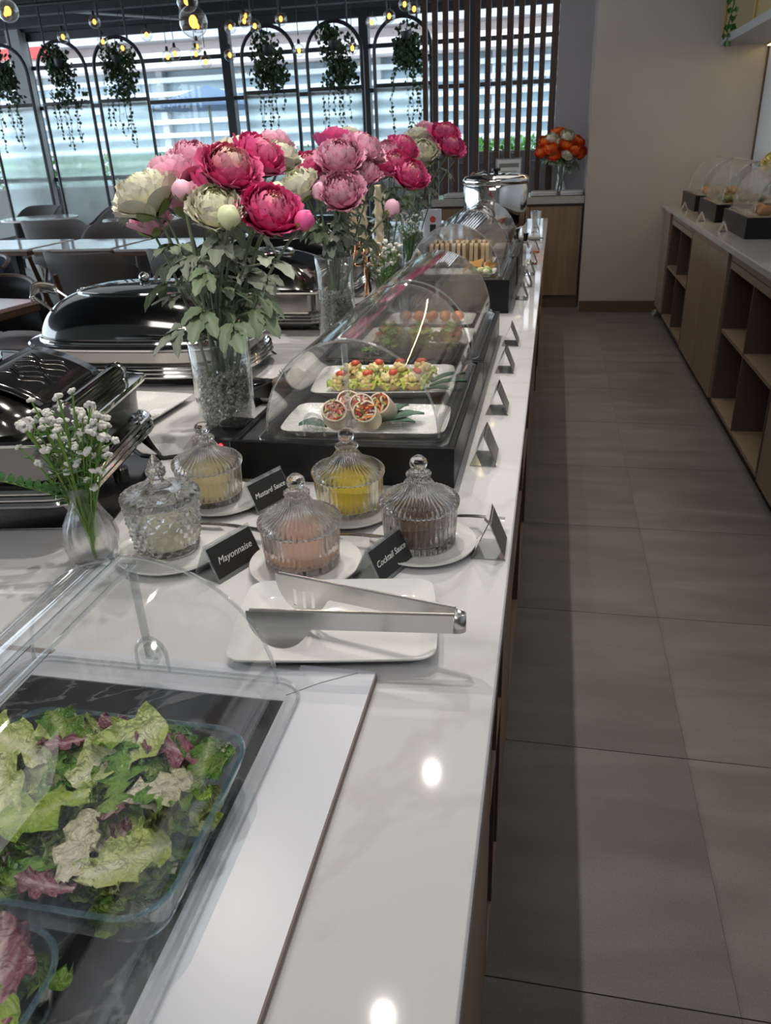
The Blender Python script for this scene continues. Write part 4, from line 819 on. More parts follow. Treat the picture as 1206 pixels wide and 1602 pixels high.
pk = thing('reflection_film', 'crumpled clear film for the cover reflections on the dark stone', 'plastic', (-0.266, 0.20, CT+0.0085)); R_ = random.Random(4)  # added film stands for the cover's rippled reflections on the stone
hts = {(i, j): R_.uniform(0, 0.0035) for i in range(9) for j in range(13)}
obj('film', MB().grid(lambda u, v: (-0.016+0.032*u, -0.10+0.19*v, hts[(round(u*8), round(v*12))]), 8, 12), 'acrylic', pk, ang=180)
# ------------------------------------------------------------------ food under the covers
FZ = CT+HB-0.006
PL_H = 0.016
rect_plate(0.142, 0.078, PL_H, (-0.306, 1.282, FZ+0.0005), rad(2), 'white relief plate with wraps, front one under the first cover', cr=0.02, bow=0.03, mt='porcelain_relief')
rect_plate(0.140, 0.100, 0.020, (-0.322, 1.522, FZ+0.0005), rad(6), 'white relief plate with egg canapes, behind the wraps', cr=0.02, bow=0.03, mt='porcelain_relief')
rect_plate(0.058, 0.120, 0.016, (-0.600, 1.700, CT+0.0005), rad(-6), 'narrow white plate with two brown pieces left of the first box', cr=0.02, bow=0.03, mt='porcelain_relief')
pr_ = random.Random(21)
def lump(c, r, col, parent=None, name='piece', sq=(1, 1, 0.7), amp=0.18, n=12, m=8, mt='food'):
    o1, o2 = pr_.uniform(0, 9), pr_.uniform(0, 9)
    mb = MB().ball((0, 0, 0), r, n, m, sq=sq, col=col, fn=lambda p: 1+amp*sin(5*p[0]+o1)*cos(6*p[1]+o2)+amp*0.6*sin(11*p[2]+o1+7*p[0]))
    return obj(name, mb, mt, parent, c, ang=180)
for k, (x, y) in enumerate(((-0.603, 1.655), (-0.588, 1.735))): t_ = tag(lump((x, y, CT+0.024), 0.024, (0.17, 0.10, 0.065), None, 'glazed_meatball', (1.1, 0.9, 0.75)), 'brown glazed meat ball on the narrow plate, %s one' % ('front' if k == 0 else 'back'), 'food', 'meat balls on the narrow plate')
hb = thing('herb_garnish', 'green herb tuft between the two brown pieces', 'herb', (-0.597, 1.695, CT+0.012)); hm = MB()
for k in range(14):
    a = k*2.4; hm.tube([(0, 0, 0), (0.008*cos(a), 0.008*sin(a), 0.02), (0.02*cos(a), 0.02*sin(a), 0.032+0.006*sin(k))], [0.0015, 0.002, 0.0006], 4)
obj('leaves', hm, 'sprig_leaf', hb, kind='stuff')
def bamboo_leaf(loc, rz, L, W, label, tilt=0.0):
    def fn(u, v): s_ = (u-0.5)*2; wd = W*sin(pi*min(1, v*0.93+0.05))**0.75*(1-0.25*v); return (v*L, s_*wd, 0.006*sin(pi*v)+0.004*abs(s_)+0.0008*sin(s_*30))
    o = obj('garnish_leaf', MB().grid(fn, 10, 14, colfn=lambda u, v: (0.018, 0.075+0.03*(abs(sin(u*30))), 0.045)), 'leaf_grey', loc=loc, rot=(0, tilt, rz), ang=180, solid=0.0008); return tag(o, label, 'leaf', 'green garnish leaves on the plates')
for k, (x, y, a, L, lb) in enumerate(((-0.285, 1.270, 22, 0.085, 'pointing to the right plate edge'), (-0.285, 1.285, 50, 0.07, 'pointing to the back right'), (-0.300, 1.300, 75, 0.06, 'standing up behind the carrot wrap'), (-0.345, 1.300, 110, 0.055, 'behind the back wrap'), (-0.290, 1.262, -4, 0.075, 'lying along the front right of the plate'), (-0.370, 1.240, 190, 0.05, 'to the left of the wraps'))):
    bamboo_leaf((x, y, FZ+0.009), rad(a), L, 0.019+0.006*(k == 0), 'dark green pointed leaf on the wrap plate, '+lb, -0.18 if k in (1, 2, 3) else -0.10)
for k, (x, y, a) in enumerate(((-0.195, 1.49, 5), (-0.195, 1.52, 30), (-0.205, 1.46, -22))): bamboo_leaf((x-0.03, y, FZ+0.012), rad(a), 0.075, 0.016, 'dark green pointed leaf at the right of the canapes, %s of three' % ('middle', 'back', 'front')[k], -0.12)
def wrap(loc, rz, label, red):
    t = thing('wrap_roll', label, 'food', loc, rz, 'sliced wraps on the front plate'); r = 0.0215
    obj('tortilla', MB().lathe([(r*0.96, 0.0), (r, 0.003), (r*1.02, 0.030), (r*0.99, 0.036), (r*0.86, 0.0365), (r*0.84, 0.030)], 28, lambda q, z, a, j: q*(1+0.05*cos(2*a+1)), cap1=False, col=(0.74, 0.62, 0.46)), 'food', t, ang=50)
    mb = MB(); R = random.Random(int(abs(loc[0])*9999)); cols = [(0.75, 0.18, 0.02), (0.78, 0.24, 0.03), (0.30, 0.02, 0.06), (0.55, 0.05, 0.03), (0.55, 0.60, 0.25), (0.74, 0.70, 0.58), (0.12, 0.25, 0.03)] if not red else [(0.62, 0.10, 0.06), (0.70, 0.30, 0.20), (0.74, 0.55, 0.42), (0.55, 0.06, 0.05), (0.35, 0.40, 0.12), (0.76, 0.66, 0.52)]
    for k in range(38):
        a, q = R.uniform(0, 6.28), r*0.78*sqrt(R.random()); c = R.choice(cols); T = Matrix.Translation((q*cos(a), q*sin(a), 0.031+R.uniform(0, 0.006))) @ Euler((R.uniform(-0.5, 0.5), R.uniform(-0.5, 0.5), R.uniform(0, 3))).to_matrix().to_4x4()
        mb.box(-0.006, -0.0018, -0.0015, 0.006, 0.0018, 0.0015, 0.0006, T=T, col=c)
    mb.lathe([(r*0.83, 0.0), (r*0.83, 0.031)], 20, col=(0.5, 0.20, 0.10)); obj('filling', mb, 'food', t, kind='stuff'); t.rotation_euler = (rad(46), 0, rz); return t
WZ = FZ+0.0075
for x, y, rz, lb, rd in ((-0.353, 1.212, 10, 'front left wrap with salmon coloured filling', 1), (-0.292, 1.213, -8, 'front right wrap with carrot and red cabbage', 0), (-0.345, 1.268, 20, 'back left wrap with salmon coloured filling', 1), (-0.272, 1.258, -20, 'back right wrap with carrot shreds', 0), (-0.312, 1.252, 5, 'small wrap in the middle of the group', 1)):
    wrap((x, y+0.030, WZ+0.0165), rad(rz), lb+' on the relief plate', rd)
# egg canapes: eight on one plate
def canape(loc, rz, label, src=None):
    if src is not None: return dup(src, loc, rz, label)
    t = thing('egg_canape', label, 'food', loc, rz, 'egg salad canapes on the second plate')
    obj('bread_base', MB().lathe([(0.014, 0.0), (0.019, 0.004), (0.0215, 0.011), (0.020, 0.013)], 20, lambda q, z, a, j: q*(1+0.04*sin(3*a)), col=(0.62, 0.42, 0.22)), 'food', t)
    R = random.Random(2)
    def ruf(u, v): a = 2*pi*u; q = 0.008+0.0185*v; return (q*cos(a)*1.05, q*sin(a), 0.013+0.005*v*sin(a*9)+0.004*v*sin(a*5+1)-0.002*v)
    obj('lettuce', MB().grid(ruf, 54, 4, wrap=True, colfn=lambda u, v: (0.16+0.30*v, 0.36+0.14*v, 0.03+0.05*v)), 'food', t, ang=180, solid=0.0008)
    mb = MB()
    for k in range(26):
        a, q, zz = R.uniform(0, 6.28), 0.0145*sqrt(R.random()), R.uniform(0.013, 0.026); q *= (1.1-(zz-0.013)*35*0.9*0.7)
        mb.ball((q*cos(a), q*sin(a), zz), R.uniform(0.0045, 0.0065), 7, 5, col=(0.86, 0.70+R.uniform(-0.06, 0.05), 0.30+R.uniform(-0.05, 0.12)))
    obj('egg_salad', mb, 'food', t, ang=180)
    obj('tomato_half', MB().ball((0.001, -0.003, 0.0300), 0.0095, 14, 8, sq=(1.05, 0.85, 0.55), col=(0.62, 0.075, 0.025)), 'food', t, loc=(0, 0, 0), rot=(0.12, 0, 0)); return t
c0 = None
for r_ in range(2):
    for k in range(4):
        x, y = -0.402+0.0485*k+0.004*r_, 1.476+0.078*r_+0.006*k
        lb = 'egg salad canape with tomato, %s row, %s from the left' % (('front', 'back')[r_], ('first', 'second', 'third', 'fourth')[k])
        c = canape((x, y, FZ+0.0085), rad(40*k+70*r_), lb, c0); c.scale = (1.14, 1.14, 1.14); c0 = c0 or c
dl = thing('dill_garnish', 'feathery green dill between the two rows of canapes', 'herb', (-0.325, 1.516, FZ+0.009)); dm = MB()
for k in range(60):
    a = pr_.uniform(0, 6.28); q = pr_.uniform(0.004, 0.03); dm.tube([(0.3*q*cos(a), 0.3*q*sin(a), 0.004), (q*cos(a)*1.6, 0.7*q*sin(a), 0.018+pr_.uniform(0, 0.016))], [0.0012, 0.0005], 4)
obj('fronds', dm, 'sprig_leaf', dl, kind='stuff')
# second cover: open sandwiches
rect_plate(0.135, 0.085, 0.016, (-0.315, 1.93, FZ+0.0005), 0.0, 'white plate with open sandwiches under the second cover', cr=0.02, mt='porcelain_relief')
def open_sandwich(loc, rz, label, src=None):
    if src is not None: return dup(src, loc, rz, label)
    t = thing('open_sandwich', label, 'food', loc, rz, 'open sandwiches under the second cover')
    obj('bread_slice', MB().loft([rrect(0.026, 0.018, 0.012, 4, 0.0), rrect(0.028, 0.02, 0.012, 4, 0.004), rrect(0.028, 0.02, 0.012, 4, 0.010), rrect(0.026, 0.018, 0.012, 4, 0.012)]).mesh('bread_slice', M['bread'], ang=60), None, t)
    mb = MB(); R = random.Random(8)
    for k in range(9): mb.ball((R.uniform(-0.018, 0.018), R.uniform(-0.011, 0.011), 0.017+R.uniform(0, 0.004)), R.uniform(0.006, 0.009), 8, 5, sq=(1.3, 1, 0.6), col=R.choice([(0.66, 0.22, 0.10), (0.72, 0.38, 0.22), (0.60, 0.14, 0.08)]))
    obj('topping', mb, 'food', t, ang=180)
    def lf(u, v): s_ = (u-0.5)*2; return (s_*0.020*sin(pi*(0.1+0.85*v)), (v-0.5)*0.036, 0.026+0.004*sin(9*u)+0.005*sin(7*v))
    obj('leaf', MB().grid(lf, 6, 6, colfn=lambda u, v: (0.12+0.1*abs(u-0.5), 0.26, 0.03)), 'food', t, ang=180, solid=0.0006); return t
mat('bread', (0.55, 0.36, 0.18), 0.7); o0 = None
for k in range(6):
    o = open_sandwich((-0.395+0.078*(k % 3), 1.90+0.062*(k//3), FZ+0.0082), rad(12*(k % 3)-10), 'open sandwich with red topping and leaf, %s row, %s from the left' % (('front', 'back')[k//3], ('first', 'second', 'third')[k % 3]), o0); o0 = o0 or o
gs_ = salad('loose green lettuce and radicchio heap at the front of the second cover', -0.42, -0.215, 1.775, 1.835, FZ+0.001, FZ+0.055, 26, {'green': 2, 'frisee': 2, 'bright': 1, 'red': 1.4}, 31)
rect_plate(0.12, 0.075, 0.016, (-0.315, 2.135, FZ+0.0005), 0.0, 'white plate with salmon slices at the back of the second cover', cr=0.02, mt='porcelain_relief')
for k in range(5): tag(lump((-0.385+0.036*k, 2.135, FZ+0.022), 0.018, (0.72, 0.26+0.02*(k % 2), 0.10), None, 'salmon_slice', (0.9, 1.6, 0.7), 0.14), 'orange salmon slice at the back of the second cover, %s from the left' % ('first', 'second', 'third', 'fourth', 'fifth')[k], 'food', 'salmon slices')
# third cover: toast, chips
F3 = CT+0.101
rect_plate(0.13, 0.09, 0.016, (-0.33, 2.985, F3+0.0005), 0.0, 'white plate of upright toast slices under the third cover', cr=0.02)
toast_me = MB().loft([[(p[0], z, p[1]+0.048) for p in [(q[0], q[1]) for q in rrect(0.042, 0.046, 0.018, 5)]] for z in (-0.006, 0.006)]).mesh('toast_slice', M['bread_pale'] if 'bread_pale' in M else mat('bread_pale', (0.66, 0.50, 0.30), 0.8), ang=50)
n_t = 0
for r_ in range(2):
    for k in range(11):
        o = obj('toast_slice', toast_me, None, loc=(-0.428+0.0205*k, 2.945+0.092*r_, F3+0.0100), rot=(rad(pr_.uniform(-3, 3)), rad(pr_.uniform(5, 12)), rad(90+pr_.uniform(-5, 5)))); n_t += 1; o.scale = (0.95, 1, 0.75)
        tag(o, 'upright toast slice, %s row, %s from the left' % (('front', 'back')[r_], ordw[k]), 'bread', 'toast slices under the third cover')
rect_plate(0.12, 0.065, 0.016, (-0.30, 2.73, F3+0.0005), 0.0, 'white plate of chips and green salsa under the third cover', cr=0.02)
for k in range(11):
    a = pr_.uniform(0, 6.28); o = obj('tortilla_chip', MB().add([(0.026*cos(2*pi*i/3+0.3*j), 0.026*sin(2*pi*i/3+0.3*j), 0.0016*j) for j in (0, 1) for i in range(3)], [(0, 2, 1), (3, 4, 5), (0, 1, 4, 3), (1, 2, 5, 4), (2, 0, 3, 5)], col=(0.66, 0.36, 0.10)), 'food', loc=(-0.28+0.018*(k % 6), 2.735+0.022*(k//6), F3+0.022+0.006*(k % 3)), rot=(pr_.uniform(0.3, 1.2), pr_.uniform(-0.6, 0.6), a), smooth=False)
    tag(o, 'orange tortilla chip under the third cover, %s row, %s from the left' % (('front', 'back')[k//6], ordw[k % 6]), 'food', 'tortilla chips')
sb = thing('avocado_salad', 'green avocado salad in front of the chips', 'food', (-0.225, 2.69, F3+0.01))
for k in range(7): lump((0.035*cos(k*0.9)*0.7, 0.02*sin(k*0.9), 0.010+0.004*(k % 2)), 0.013, ((0.22, 0.34, 0.06), (0.55, 0.58, 0.25), (0.74, 0.70, 0.45), (0.05, 0.06, 0.02))[k % 4], sb, 'chunk', (1, 1, 0.8))
# fourth cover
rect_plate(0.125, 0.10, 0.016, (-0.31, 3.42, F3+0.0005), 0.0, 'white plate of brown pastries under the fourth cover', cr=0.02)
for k in range(6): tag(lump((-0.375+0.06*(k % 3), 3.39+0.062*(k//3), F3+0.025), 0.024, (0.40, 0.22, 0.09), None, 'pastry', (1, 1, 0.75), 0.1), 'brown pastry under the fourth cover, %s row, %s from the left' % (('front', 'back')[k//3], ('first', 'second', 'third')[k % 3]), 'food', 'pastries')
# food on the right counter
for k, y in enumerate((4.83, 5.70, 6.50)):
    zz = CT+0.102; lb = ('nearest', 'middle', 'farthest')[k]
    for i in range(6 if k != 1 else 14):
        x_, y_ = 1.10+0.085*(i % 3), y-0.14+0.13*(i//3)
        if k == 1: x_, y_ = 1.07+0.05*(i % 5), y-0.12+0.09*(i//5)
        c = ((0.36, 0.15, 0.04), (0.10, 0.13, 0.025), (0.42, 0.22, 0.08))[k]
        o = lump((x_, y_, zz+0.02), 0.036 if k != 1 else 0.028, c, None, ('bread_roll', 'green_pastry', 'cookie')[k], (1.1, 1, 0.8), 0.07); tag(o, '%s under %s right counter cover, %s row, %s from left' % (('brown bread roll', 'dark green pastry', 'golden cookie')[k], lb, ordw[i//(5 if k == 1 else 3)], ordw[i % (5 if k == 1 else 3)]), 'food', '%s on the right counter' % ('bread rolls', 'green pastries', 'cookies')[k])
# ------------------------------------------------------------------ chafing dishes
def chafer_body(t, hx, hy, z0, z1, shape, leg_pts, leg_h, bm_='steel'):
    S = lambda k, z: shape(hx*k if k else hx, hy*k if k else hy, z)
    def off(d, z): return shape(hx+d, hy+d, z)
    obj('body', MB().loft([off(-0.012, z0+0.004), off(-0.004, z0+0.012), off(0.0, z1-0.004), off(0.006, z1)]), bm_, t)
    obj('rim', MB().loft([off(0.004, z1), off(0.014, z1+0.002), off(0.016, z1+0.007), off(0.012, z1+0.011), off(-0.004, z1+0.012)]), 'chrome', t)
    for k in range(3): obj('base_rail', MB().tube([tuple(p) for p in off(0.012-0.001*k, z0-0.001+0.0095*k)], 0.0048, 6, closed=True), 'chrome', t)
    for (x, y) in leg_pts:
        sx, sy = (1 if x > 0 else -1), (1 if y > 0 else -1)
        secs = []
        for q in range(6):
            u = q/5; wd = 0.030*(1-u)**1.4+0.007; ox, oy = 0.018*u**1.6*sx, 0.014*u**1.6*sy; z = z0-0.004-u*leg_h
            secs.append([(x+ox-0.004*sx, y+oy-wd*sy*0.2-0.004*sy, z), (x+ox, y+oy, z), (x+ox-wd*sx, y+oy, z), (x+ox-wd*sx, y+oy-0.004*sy, z)])
        obj('leg', MB().loft(secs), 'steel', t)
def lid_surf(hx, hy, h, p, z0, nu=40, nv=28, e=2.6):
    def fn(u, v):
        x, y = (u-0.5)*2, (v-0.5)*2
        # squircle mapping keeps the outline round cornered
        m_ = max(abs(x), abs(y)); d = (abs(x)**p+abs(y)**p)**(1/p) if m_ > 0 else 0
        k = m_/d if d > 0 else 0; x2, y2 = x*k, y*k
        return (hx*x2, hy*y2, z0+h*max(0.0, 1-m_**e)**0.62)
    return fn
# A: rectangular roll top, nearest
A = thing('chafing_dish', 'polished roll top chafing dish behind the small white flowers', 'chafing dish', (-0.985, 1.045, CT), rad(9.5), 'chafing dishes')
hx, hy = 0.295, 0.178
chafer_body(A, hx, hy, 0.064, 0.150, lambda a, b, z: rrect(a, b, 0.05, 6, z), [(hx-0.005, hy-0.02), (hx-0.005, -hy+0.02), (-hx+0.005, hy-0.02), (-hx+0.005, -hy+0.02)], 0.060, 'steel_dark')
LHX, LHY, LXC = 0.272, hy-0.002, -0.020
LF0 = lid_surf(LHX, LHY, 0.080, 7, 0.160, e=2.1)
LF = lambda u, v: (LF0(u, v)[0]+LXC, LF0(u, v)[1], LF0(u, v)[2])
obj('lid', MB().grid(LF, 48, 36), 'steel_dark', A, ang=180)
def lidz(fn, x, y, hx, hy):
    return fn(0.5+x/hx/2, 0.5+y/hy/2)[2]
lz = lambda x, y: lidz(LF0, max(-LHX, min(LHX, x-LXC)), max(-LHY, min(LHY, y)), LHX, LHY)
WXC = -0.035
win = [(WXC+0.160*cos(a), 0.112*sin(a)) for a in [2*pi*k/48 for k in range(48)]]
wv_ = []
for q in (1.0, 0.8, 0.6, 0.4, 0.2): wv_ += [(WXC+(x-WXC)*q, y*q, lz(WXC+(x-WXC)*q, y*q)+0.0022) for x, y in win]
obj('window', MB().add(wv_+[(WXC, 0, lz(WXC, 0)+0.0022)], [(48*r+k, 48*r+(k+1) % 48, 48*r+48+(k+1) % 48, 48*r+48+k) for r in range(4) for k in range(48)]+[(192+k, 192+(k+1) % 48, 240) for k in range(48)]), 'smoked_glass', A, ang=180)
obj('window_ring', MB().tube([(x, y, lz(x, y)+0.003) for x, y in win], 0.005, 8, closed=True), 'chrome', A)
def hp(u, v):
    x, y = 0.138+0.112*u, -0.110+0.22*v; return (x, y, max(lz(x, y), 0.166)+0.006)
obj('black_plate', MB().grid(hp, 8, 8), 'black_gloss', A, ang=180, solid=0.003)
# script-like flourish engraved on the black plate
fl = MB()
for k in range(7):
    y0 = -0.055+0.018*k; pts = []
    for q in range(15): s_ = q/14; x, y = 0.158+0.065*s_+0.004*sin(k), y0+0.010*sin(s_*9+k*1.3)+0.010*s_; pts.append((x, y, max(lz(x, y), 0.166)+0.0083))
    fl.tube(pts, 0.0007, 4)
obj('script_engraving', fl, 'steel', A)
obj('handle_bar', MB().tube([(0.268, -0.10, 0.173), (0.268, 0.125, 0.173)], 0.0155, 16), 'steel_dark', A)
for y in (-0.105, 0.122): obj('handle_ring', MB().lathe([(0.017, -0.005), (0.019, -0.003), (0.019, 0.006), (0.015, 0.009)], 18, T=Matrix.Translation((0.268, y, 0.173)) @ Matrix.Rotation(-pi/2, 4, 'X')), 'chrome', A)
for y in (-0.07, 0.09): obj('handle_bracket', box(0.250, y-0.012, 0.161, 0.268, y+0.012, 0.169, 0.002), 'steel_dark', A)
# B: oval
B = thing('chafing_dish', 'oval chafing dish with domed steel lid and dark glass window', 'chafing dish', (-1.010, 1.865, CT), rad(2), 'chafing dishes')
hx, hy = 0.282, 0.188
chafer_body(B, hx, hy, 0.034, 0.092, lambda a, b, z: sell(a, b, 3.4, 64, z), [(0.262, 0.145), (0.262, -0.145), (-0.262, 0.145), (-0.262, -0.145)], 0.030)
def dome_lid(hx, hy, h, z0, p=3.2):
    secs = []
    for k in range(17):
        u = k/16; c = cos(u*pi/2); secs.append(sell(max(0.002, hx*(c**0.62)), max(0.002, hy*(c**0.62)), p-(p-2.1)*u, 64, z0+h*sin(u*pi/2)))
    return secs
obj('lid', MB().loft(dome_lid(hx-0.012, hy-0.012, 0.118, 0.106)), 'steel_dark', B, ang=180)
q_ = dome_lid(hx-0.012, hy-0.012, 0.118, 0.106)
obj('window', MB().loft([[(x*1.001, y*1.001, z+0.0022) for x, y, z in q_[j]] for j in range(11, 17)], cap0=False), 'smoked_glass', B, ang=180)
obj('window_ring', MB().tube([(x, y, z+0.001) for x, y, z in q_[11]], 0.0045, 8, closed=True), 'chrome', B)
obj('lid_knob', MB().ball((0.0, 0.0, 0.236), 0.0135, 16, 10), 'chrome', B)
obj('lid_rim', MB().tube([(x, y, z) for x, y, z in q_[0]], 0.006, 8, closed=True), 'chrome', B)
for s_ in (-0.055, 0.055): obj('handle_arm', MB().tube([(-0.215, s_, 0.150), (-0.282, s_*1.0, 0.196)], 0.0045, 8), 'chrome', B); obj('handle_stud', MB().ball((-0.287, s_, 0.198), 0.0075, 8, 6), 'chrome', B)

obj('handle', MB().grid(lambda u, v: (-0.287-0.018*sin(pi*u), -0.062+0.124*u, 0.198+0.018*sin(pi*u)-0.016+0.028*v), 12, 2), 'steel', B, solid=0.003, ang=180)
# C: rectangular, further back; D a copy
def chafer_rect(loc, label, src=None):
    if src is not None: return dup(src, loc, 0, label)
    t = thing('chafing_dish', label, 'chafing dish', loc, 0, 'chafing dishes'); hx, hy = 0.295, 0.18
    chafer_body(t, hx, hy, 0.034, 0.115, lambda a, b, z: rrect(a, b, 0.035, 5, z), [(hx-0.005, hy-0.02), (hx-0.005, -hy+0.02), (-hx+0.005, hy-0.02), (-hx+0.005, -hy+0.02)], 0.030)
    f_ = lid_surf(hx-0.006, hy-0.004, 0.10, 8, 0.127, e=2.6); obj('lid', MB().grid(f_, 36, 26), 'steel_dark', t, ang=180)
    w2 = [(0.17*cos(a), 0.115*sin(a)) for a in [2*pi*k/40 for k in range(40)]]
    obj('window', MB().add([(x, y, lidz(f_, x, y, hx, hy)+0.0022) for x, y in w2]+[(x*0.5, y*0.5, lidz(f_, x*0.5, y*0.5, hx, hy)+0.0025) for x, y in w2]+[(0, 0, lidz(f_, 0, 0, hx, hy)+0.0025)], [(k, (k+1) % 40, 40+(k+1) % 40, 40+k) for k in range(40)]+[(40+k, 40+(k+1) % 40, 80) for k in range(40)]), 'smoked_glass', t, ang=180)
    obj('window_ring', MB().tube([(x, y, lidz(f_, x, y, hx, hy)+0.003) for x, y in w2], 0.0045, 8, closed=True), 'chrome', t)
    obj('handle', MB().tube([(hx-0.03, -0.07, 0.155), (hx+0.012, -0.06, 0.175), (hx+0.012, 0.06, 0.175), (hx-0.03, 0.07, 0.155)], 0.006, 8), 'chrome', t); return t
C3 = chafer_rect((-0.985, 2.49, CT), 'rectangular chafing dish behind the second bouquet vase'); chafer_rect((-1.02, 3.08, CT), 'rectangular chafing dish beyond the second bouquet, half hidden', C3); chafer_rect((-1.02, 3.72, CT), 'rectangular chafing dish farthest along the island', C3)
# black plates under them stand for the hobs and the dishes' shadow
for (x, y, rz, hx, hy, lb) in ((-0.945, 1.06, 9.5, 0.275, 0.155, 'under the nearest chafing dish'), (-1.06, 1.865, 2, 0.26, 0.15, 'under the oval chafing dish'), (-1.0, 2.49, 0, 0.26, 0.15, 'under the third chafing dish')):
    o = obj('hob_shadow_plate', MB().loft([rrect(hx-0.002, hy-0.002, 0.01, 4, 0.0), rrect(hx, hy, 0.012, 4, 0.002), rrect(hx-0.001, hy-0.001, 0.011, 4, 0.0035)]), 'black_gloss', loc=(x, y, CT), rot=(0, 0, rad(rz))); tag(o, 'thin black plate for hob and shadow '+lb, 'hob shadow plate', 'hob and shadow plates')
bn = thing('burner_cap', 'small round steel cap on the counter by the nearest chafing dish', 'cap', (-0.735, 1.155, CT+0.0038)); obj('cap', MB().lathe([(0.014, 0.0), (0.0145, 0.011), (0.012, 0.014)], 20), 'steel', bn)
cb = obj('power_cable', MB().tube([(-0.80, 1.30, CT+0.004), (-0.74, 1.245, CT+0.004), (-0.690, 1.237, CT+0.004), (-0.645, 1.262, CT+0.004), (-0.610, 1.300, CT+0.004)], 0.0038, 6), 'cable'); tag(cb, 'black cable running from the nearest chafing dish to the red lit box', 'cable')
cb = obj('power_cable', MB().tube([(-0.745, 1.72, CT+0.004), (-0.70, 1.66, CT+0.004), (-0.665, 1.648, CT+0.004)], 0.0038, 6), 'cable'); tag(cb, 'black cable end by the oval chafing dish', 'cable')
def power_box(loc, rz, label, led):
    t = thing('power_box', label, 'control box', loc, rz); obj('case', box(-0.036, -0.06, 0, 0.036, 0.06, 0.040, 0.003), 'black_satin', t); obj('dial_disc', MB().lathe([(0.032, 0.0401), (0.032, 0.0435), (0.030, 0.0445)], 28, T=Matrix.Translation((0, 0.015, 0))), 'black_gloss', t)
    if led: obj('led_lamp', MB().ball((0.008, -0.0605, 0.025), 0.0042, 10, 6), 'led_red', t)
power_box((-0.582, 1.318, CT), rad(-8), 'black control box with a red light beside the nearest tall vase', True); power_box((-0.655, 1.60, CT), rad(-8), 'black control box without light behind the nearest tall vase', False)
# white plate with relief between vase and chafers
rect_plate(0.085, 0.095, 0.016, (-0.880, 1.510, CT+0.0005), rad(-4), 'white relief plate on the counter between two chafing dishes', cr=0.008, mt='porcelain_relief')
nb = thing('card_fan', 'few pale paper slips on the white plate by the chafing dish', 'paper', (-0.80, 1.455, CT+0.016), 0)
for k in range(3): obj('slip', box(-0.03, -0.006, 0.0, 0.0, 0.006, 0.0008, T=Matrix.Translation((0, 0.012*k, 0.0005*k)) @ Matrix.Rotation(0.2*k, 4, 'Z')), 'paper', nb)
# ------------------------------------------------------------------ the urn
US = 0.93
ur = thing('coffee_urn', 'large polished steel drink urn with black base near the island end', 'urn', (-0.283, 4.12, CT), 0)
obj('base', MB().lathe([(0.130, 0.0), (0.133, 0.004), (0.126, 0.02), (0.118, 0.10), (0.128, 0.125)], 40), 'black_satin', ur)
obj('body', MB().lathe([(0.128, 0.1255), (0.146, 0.135), (0.155, 0.155), (0.157, 0.33), (0.152, 0.345)], 56), 'chrome', ur, ang=60)
obj('lid', MB().lathe([(0.155, 0.3455), (0.160, 0.350), (0.160, 0.372), (0.150, 0.385), (0.10, 0.394), (0.02, 0.397)], 56), 'chrome', ur, ang=60)
obj('lid_knob', MB().lathe([(0.012, 0.3972), (0.012, 0.405), (0.022, 0.409), (0.022, 0.42), (0.015, 0.424)], 20), 'black_gloss', ur)
obj('lid_hinge', MB().tube([(-0.13, -0.02, 0.376), (-0.11, -0.02, 0.400), (-0.06, -0.02, 0.414), (-0.05, -0.02, 0.402)], 0.008, 8), 'chrome', ur)
obj('faucet', MB().tube([(0.12, -0.04, 0.06), (0.165, -0.05, 0.06), (0.175, -0.05, 0.03)], 0.009, 8), 'chrome', ur); obj('tap_lever', MB().tube([(0.155, -0.05, 0.066), (0.158, -0.05, 0.105)], [0.009, 0.013], 8), 'black_gloss', ur); obj('gauge', MB().tube([(0.135, 0.03, 0.13), (0.150, 0.03, 0.16)], 0.008, 8), 'black_gloss', ur)
ur.scale = (1, 1, US)
lt = thing('serving_tongs', 'steel tongs lying across the counter just beyond the urn', 'tongs', (-0.09, 4.62, CT), rad(3)); obj('arms', MB().tube([(-0.10, 0, 0.013), (0.025, 0, 0.013)], 0.0125, 10), 'steel', lt); obj('tip', MB().tube([(0.0255, 0, 0.013), (0.045, 0, 0.010)], [0.004, 0.002], 6), 'black_satin', lt)
wr = thing('wrapped_cup', 'crumpled clear wrapped cup at the far end of the island', 'cup', (-0.105, 5.30, CT)); obj('cup', MB().lathe([(0.025, 0.0), (0.035, 0.10), (0.03, 0.102)], 14, lambda r, z, a, j: r*(1+0.12*sin(5*a+z*60))), 'acrylic_edge', wr)
rt = thing('table_tag', 'small white tag with a red spot behind the third food cover', 'sign', (-0.62, 4.30, CT)); obj('stand', box(-0.03, -0.015, 0, 0.03, 0.015, 0.012, 0.003), 'black_satin', rt); obj('panel', box(-0.045, -0.004, 0.012, 0.045, 0.004, 0.20, 0.002), 'board_white', rt); obj('red_spot', MB().lathe([(0.016, 0.0), (0.016, 0.001)], 18, T=Matrix.Translation((0, -0.0042, 0.15)) @ Matrix.Rotation(pi/2, 4, 'X')), 'red_sign', rt); obj('black_spot', box(-0.016, -0.0052, 0.085, 0.016, -0.0041, 0.125), 'card_black', rt)
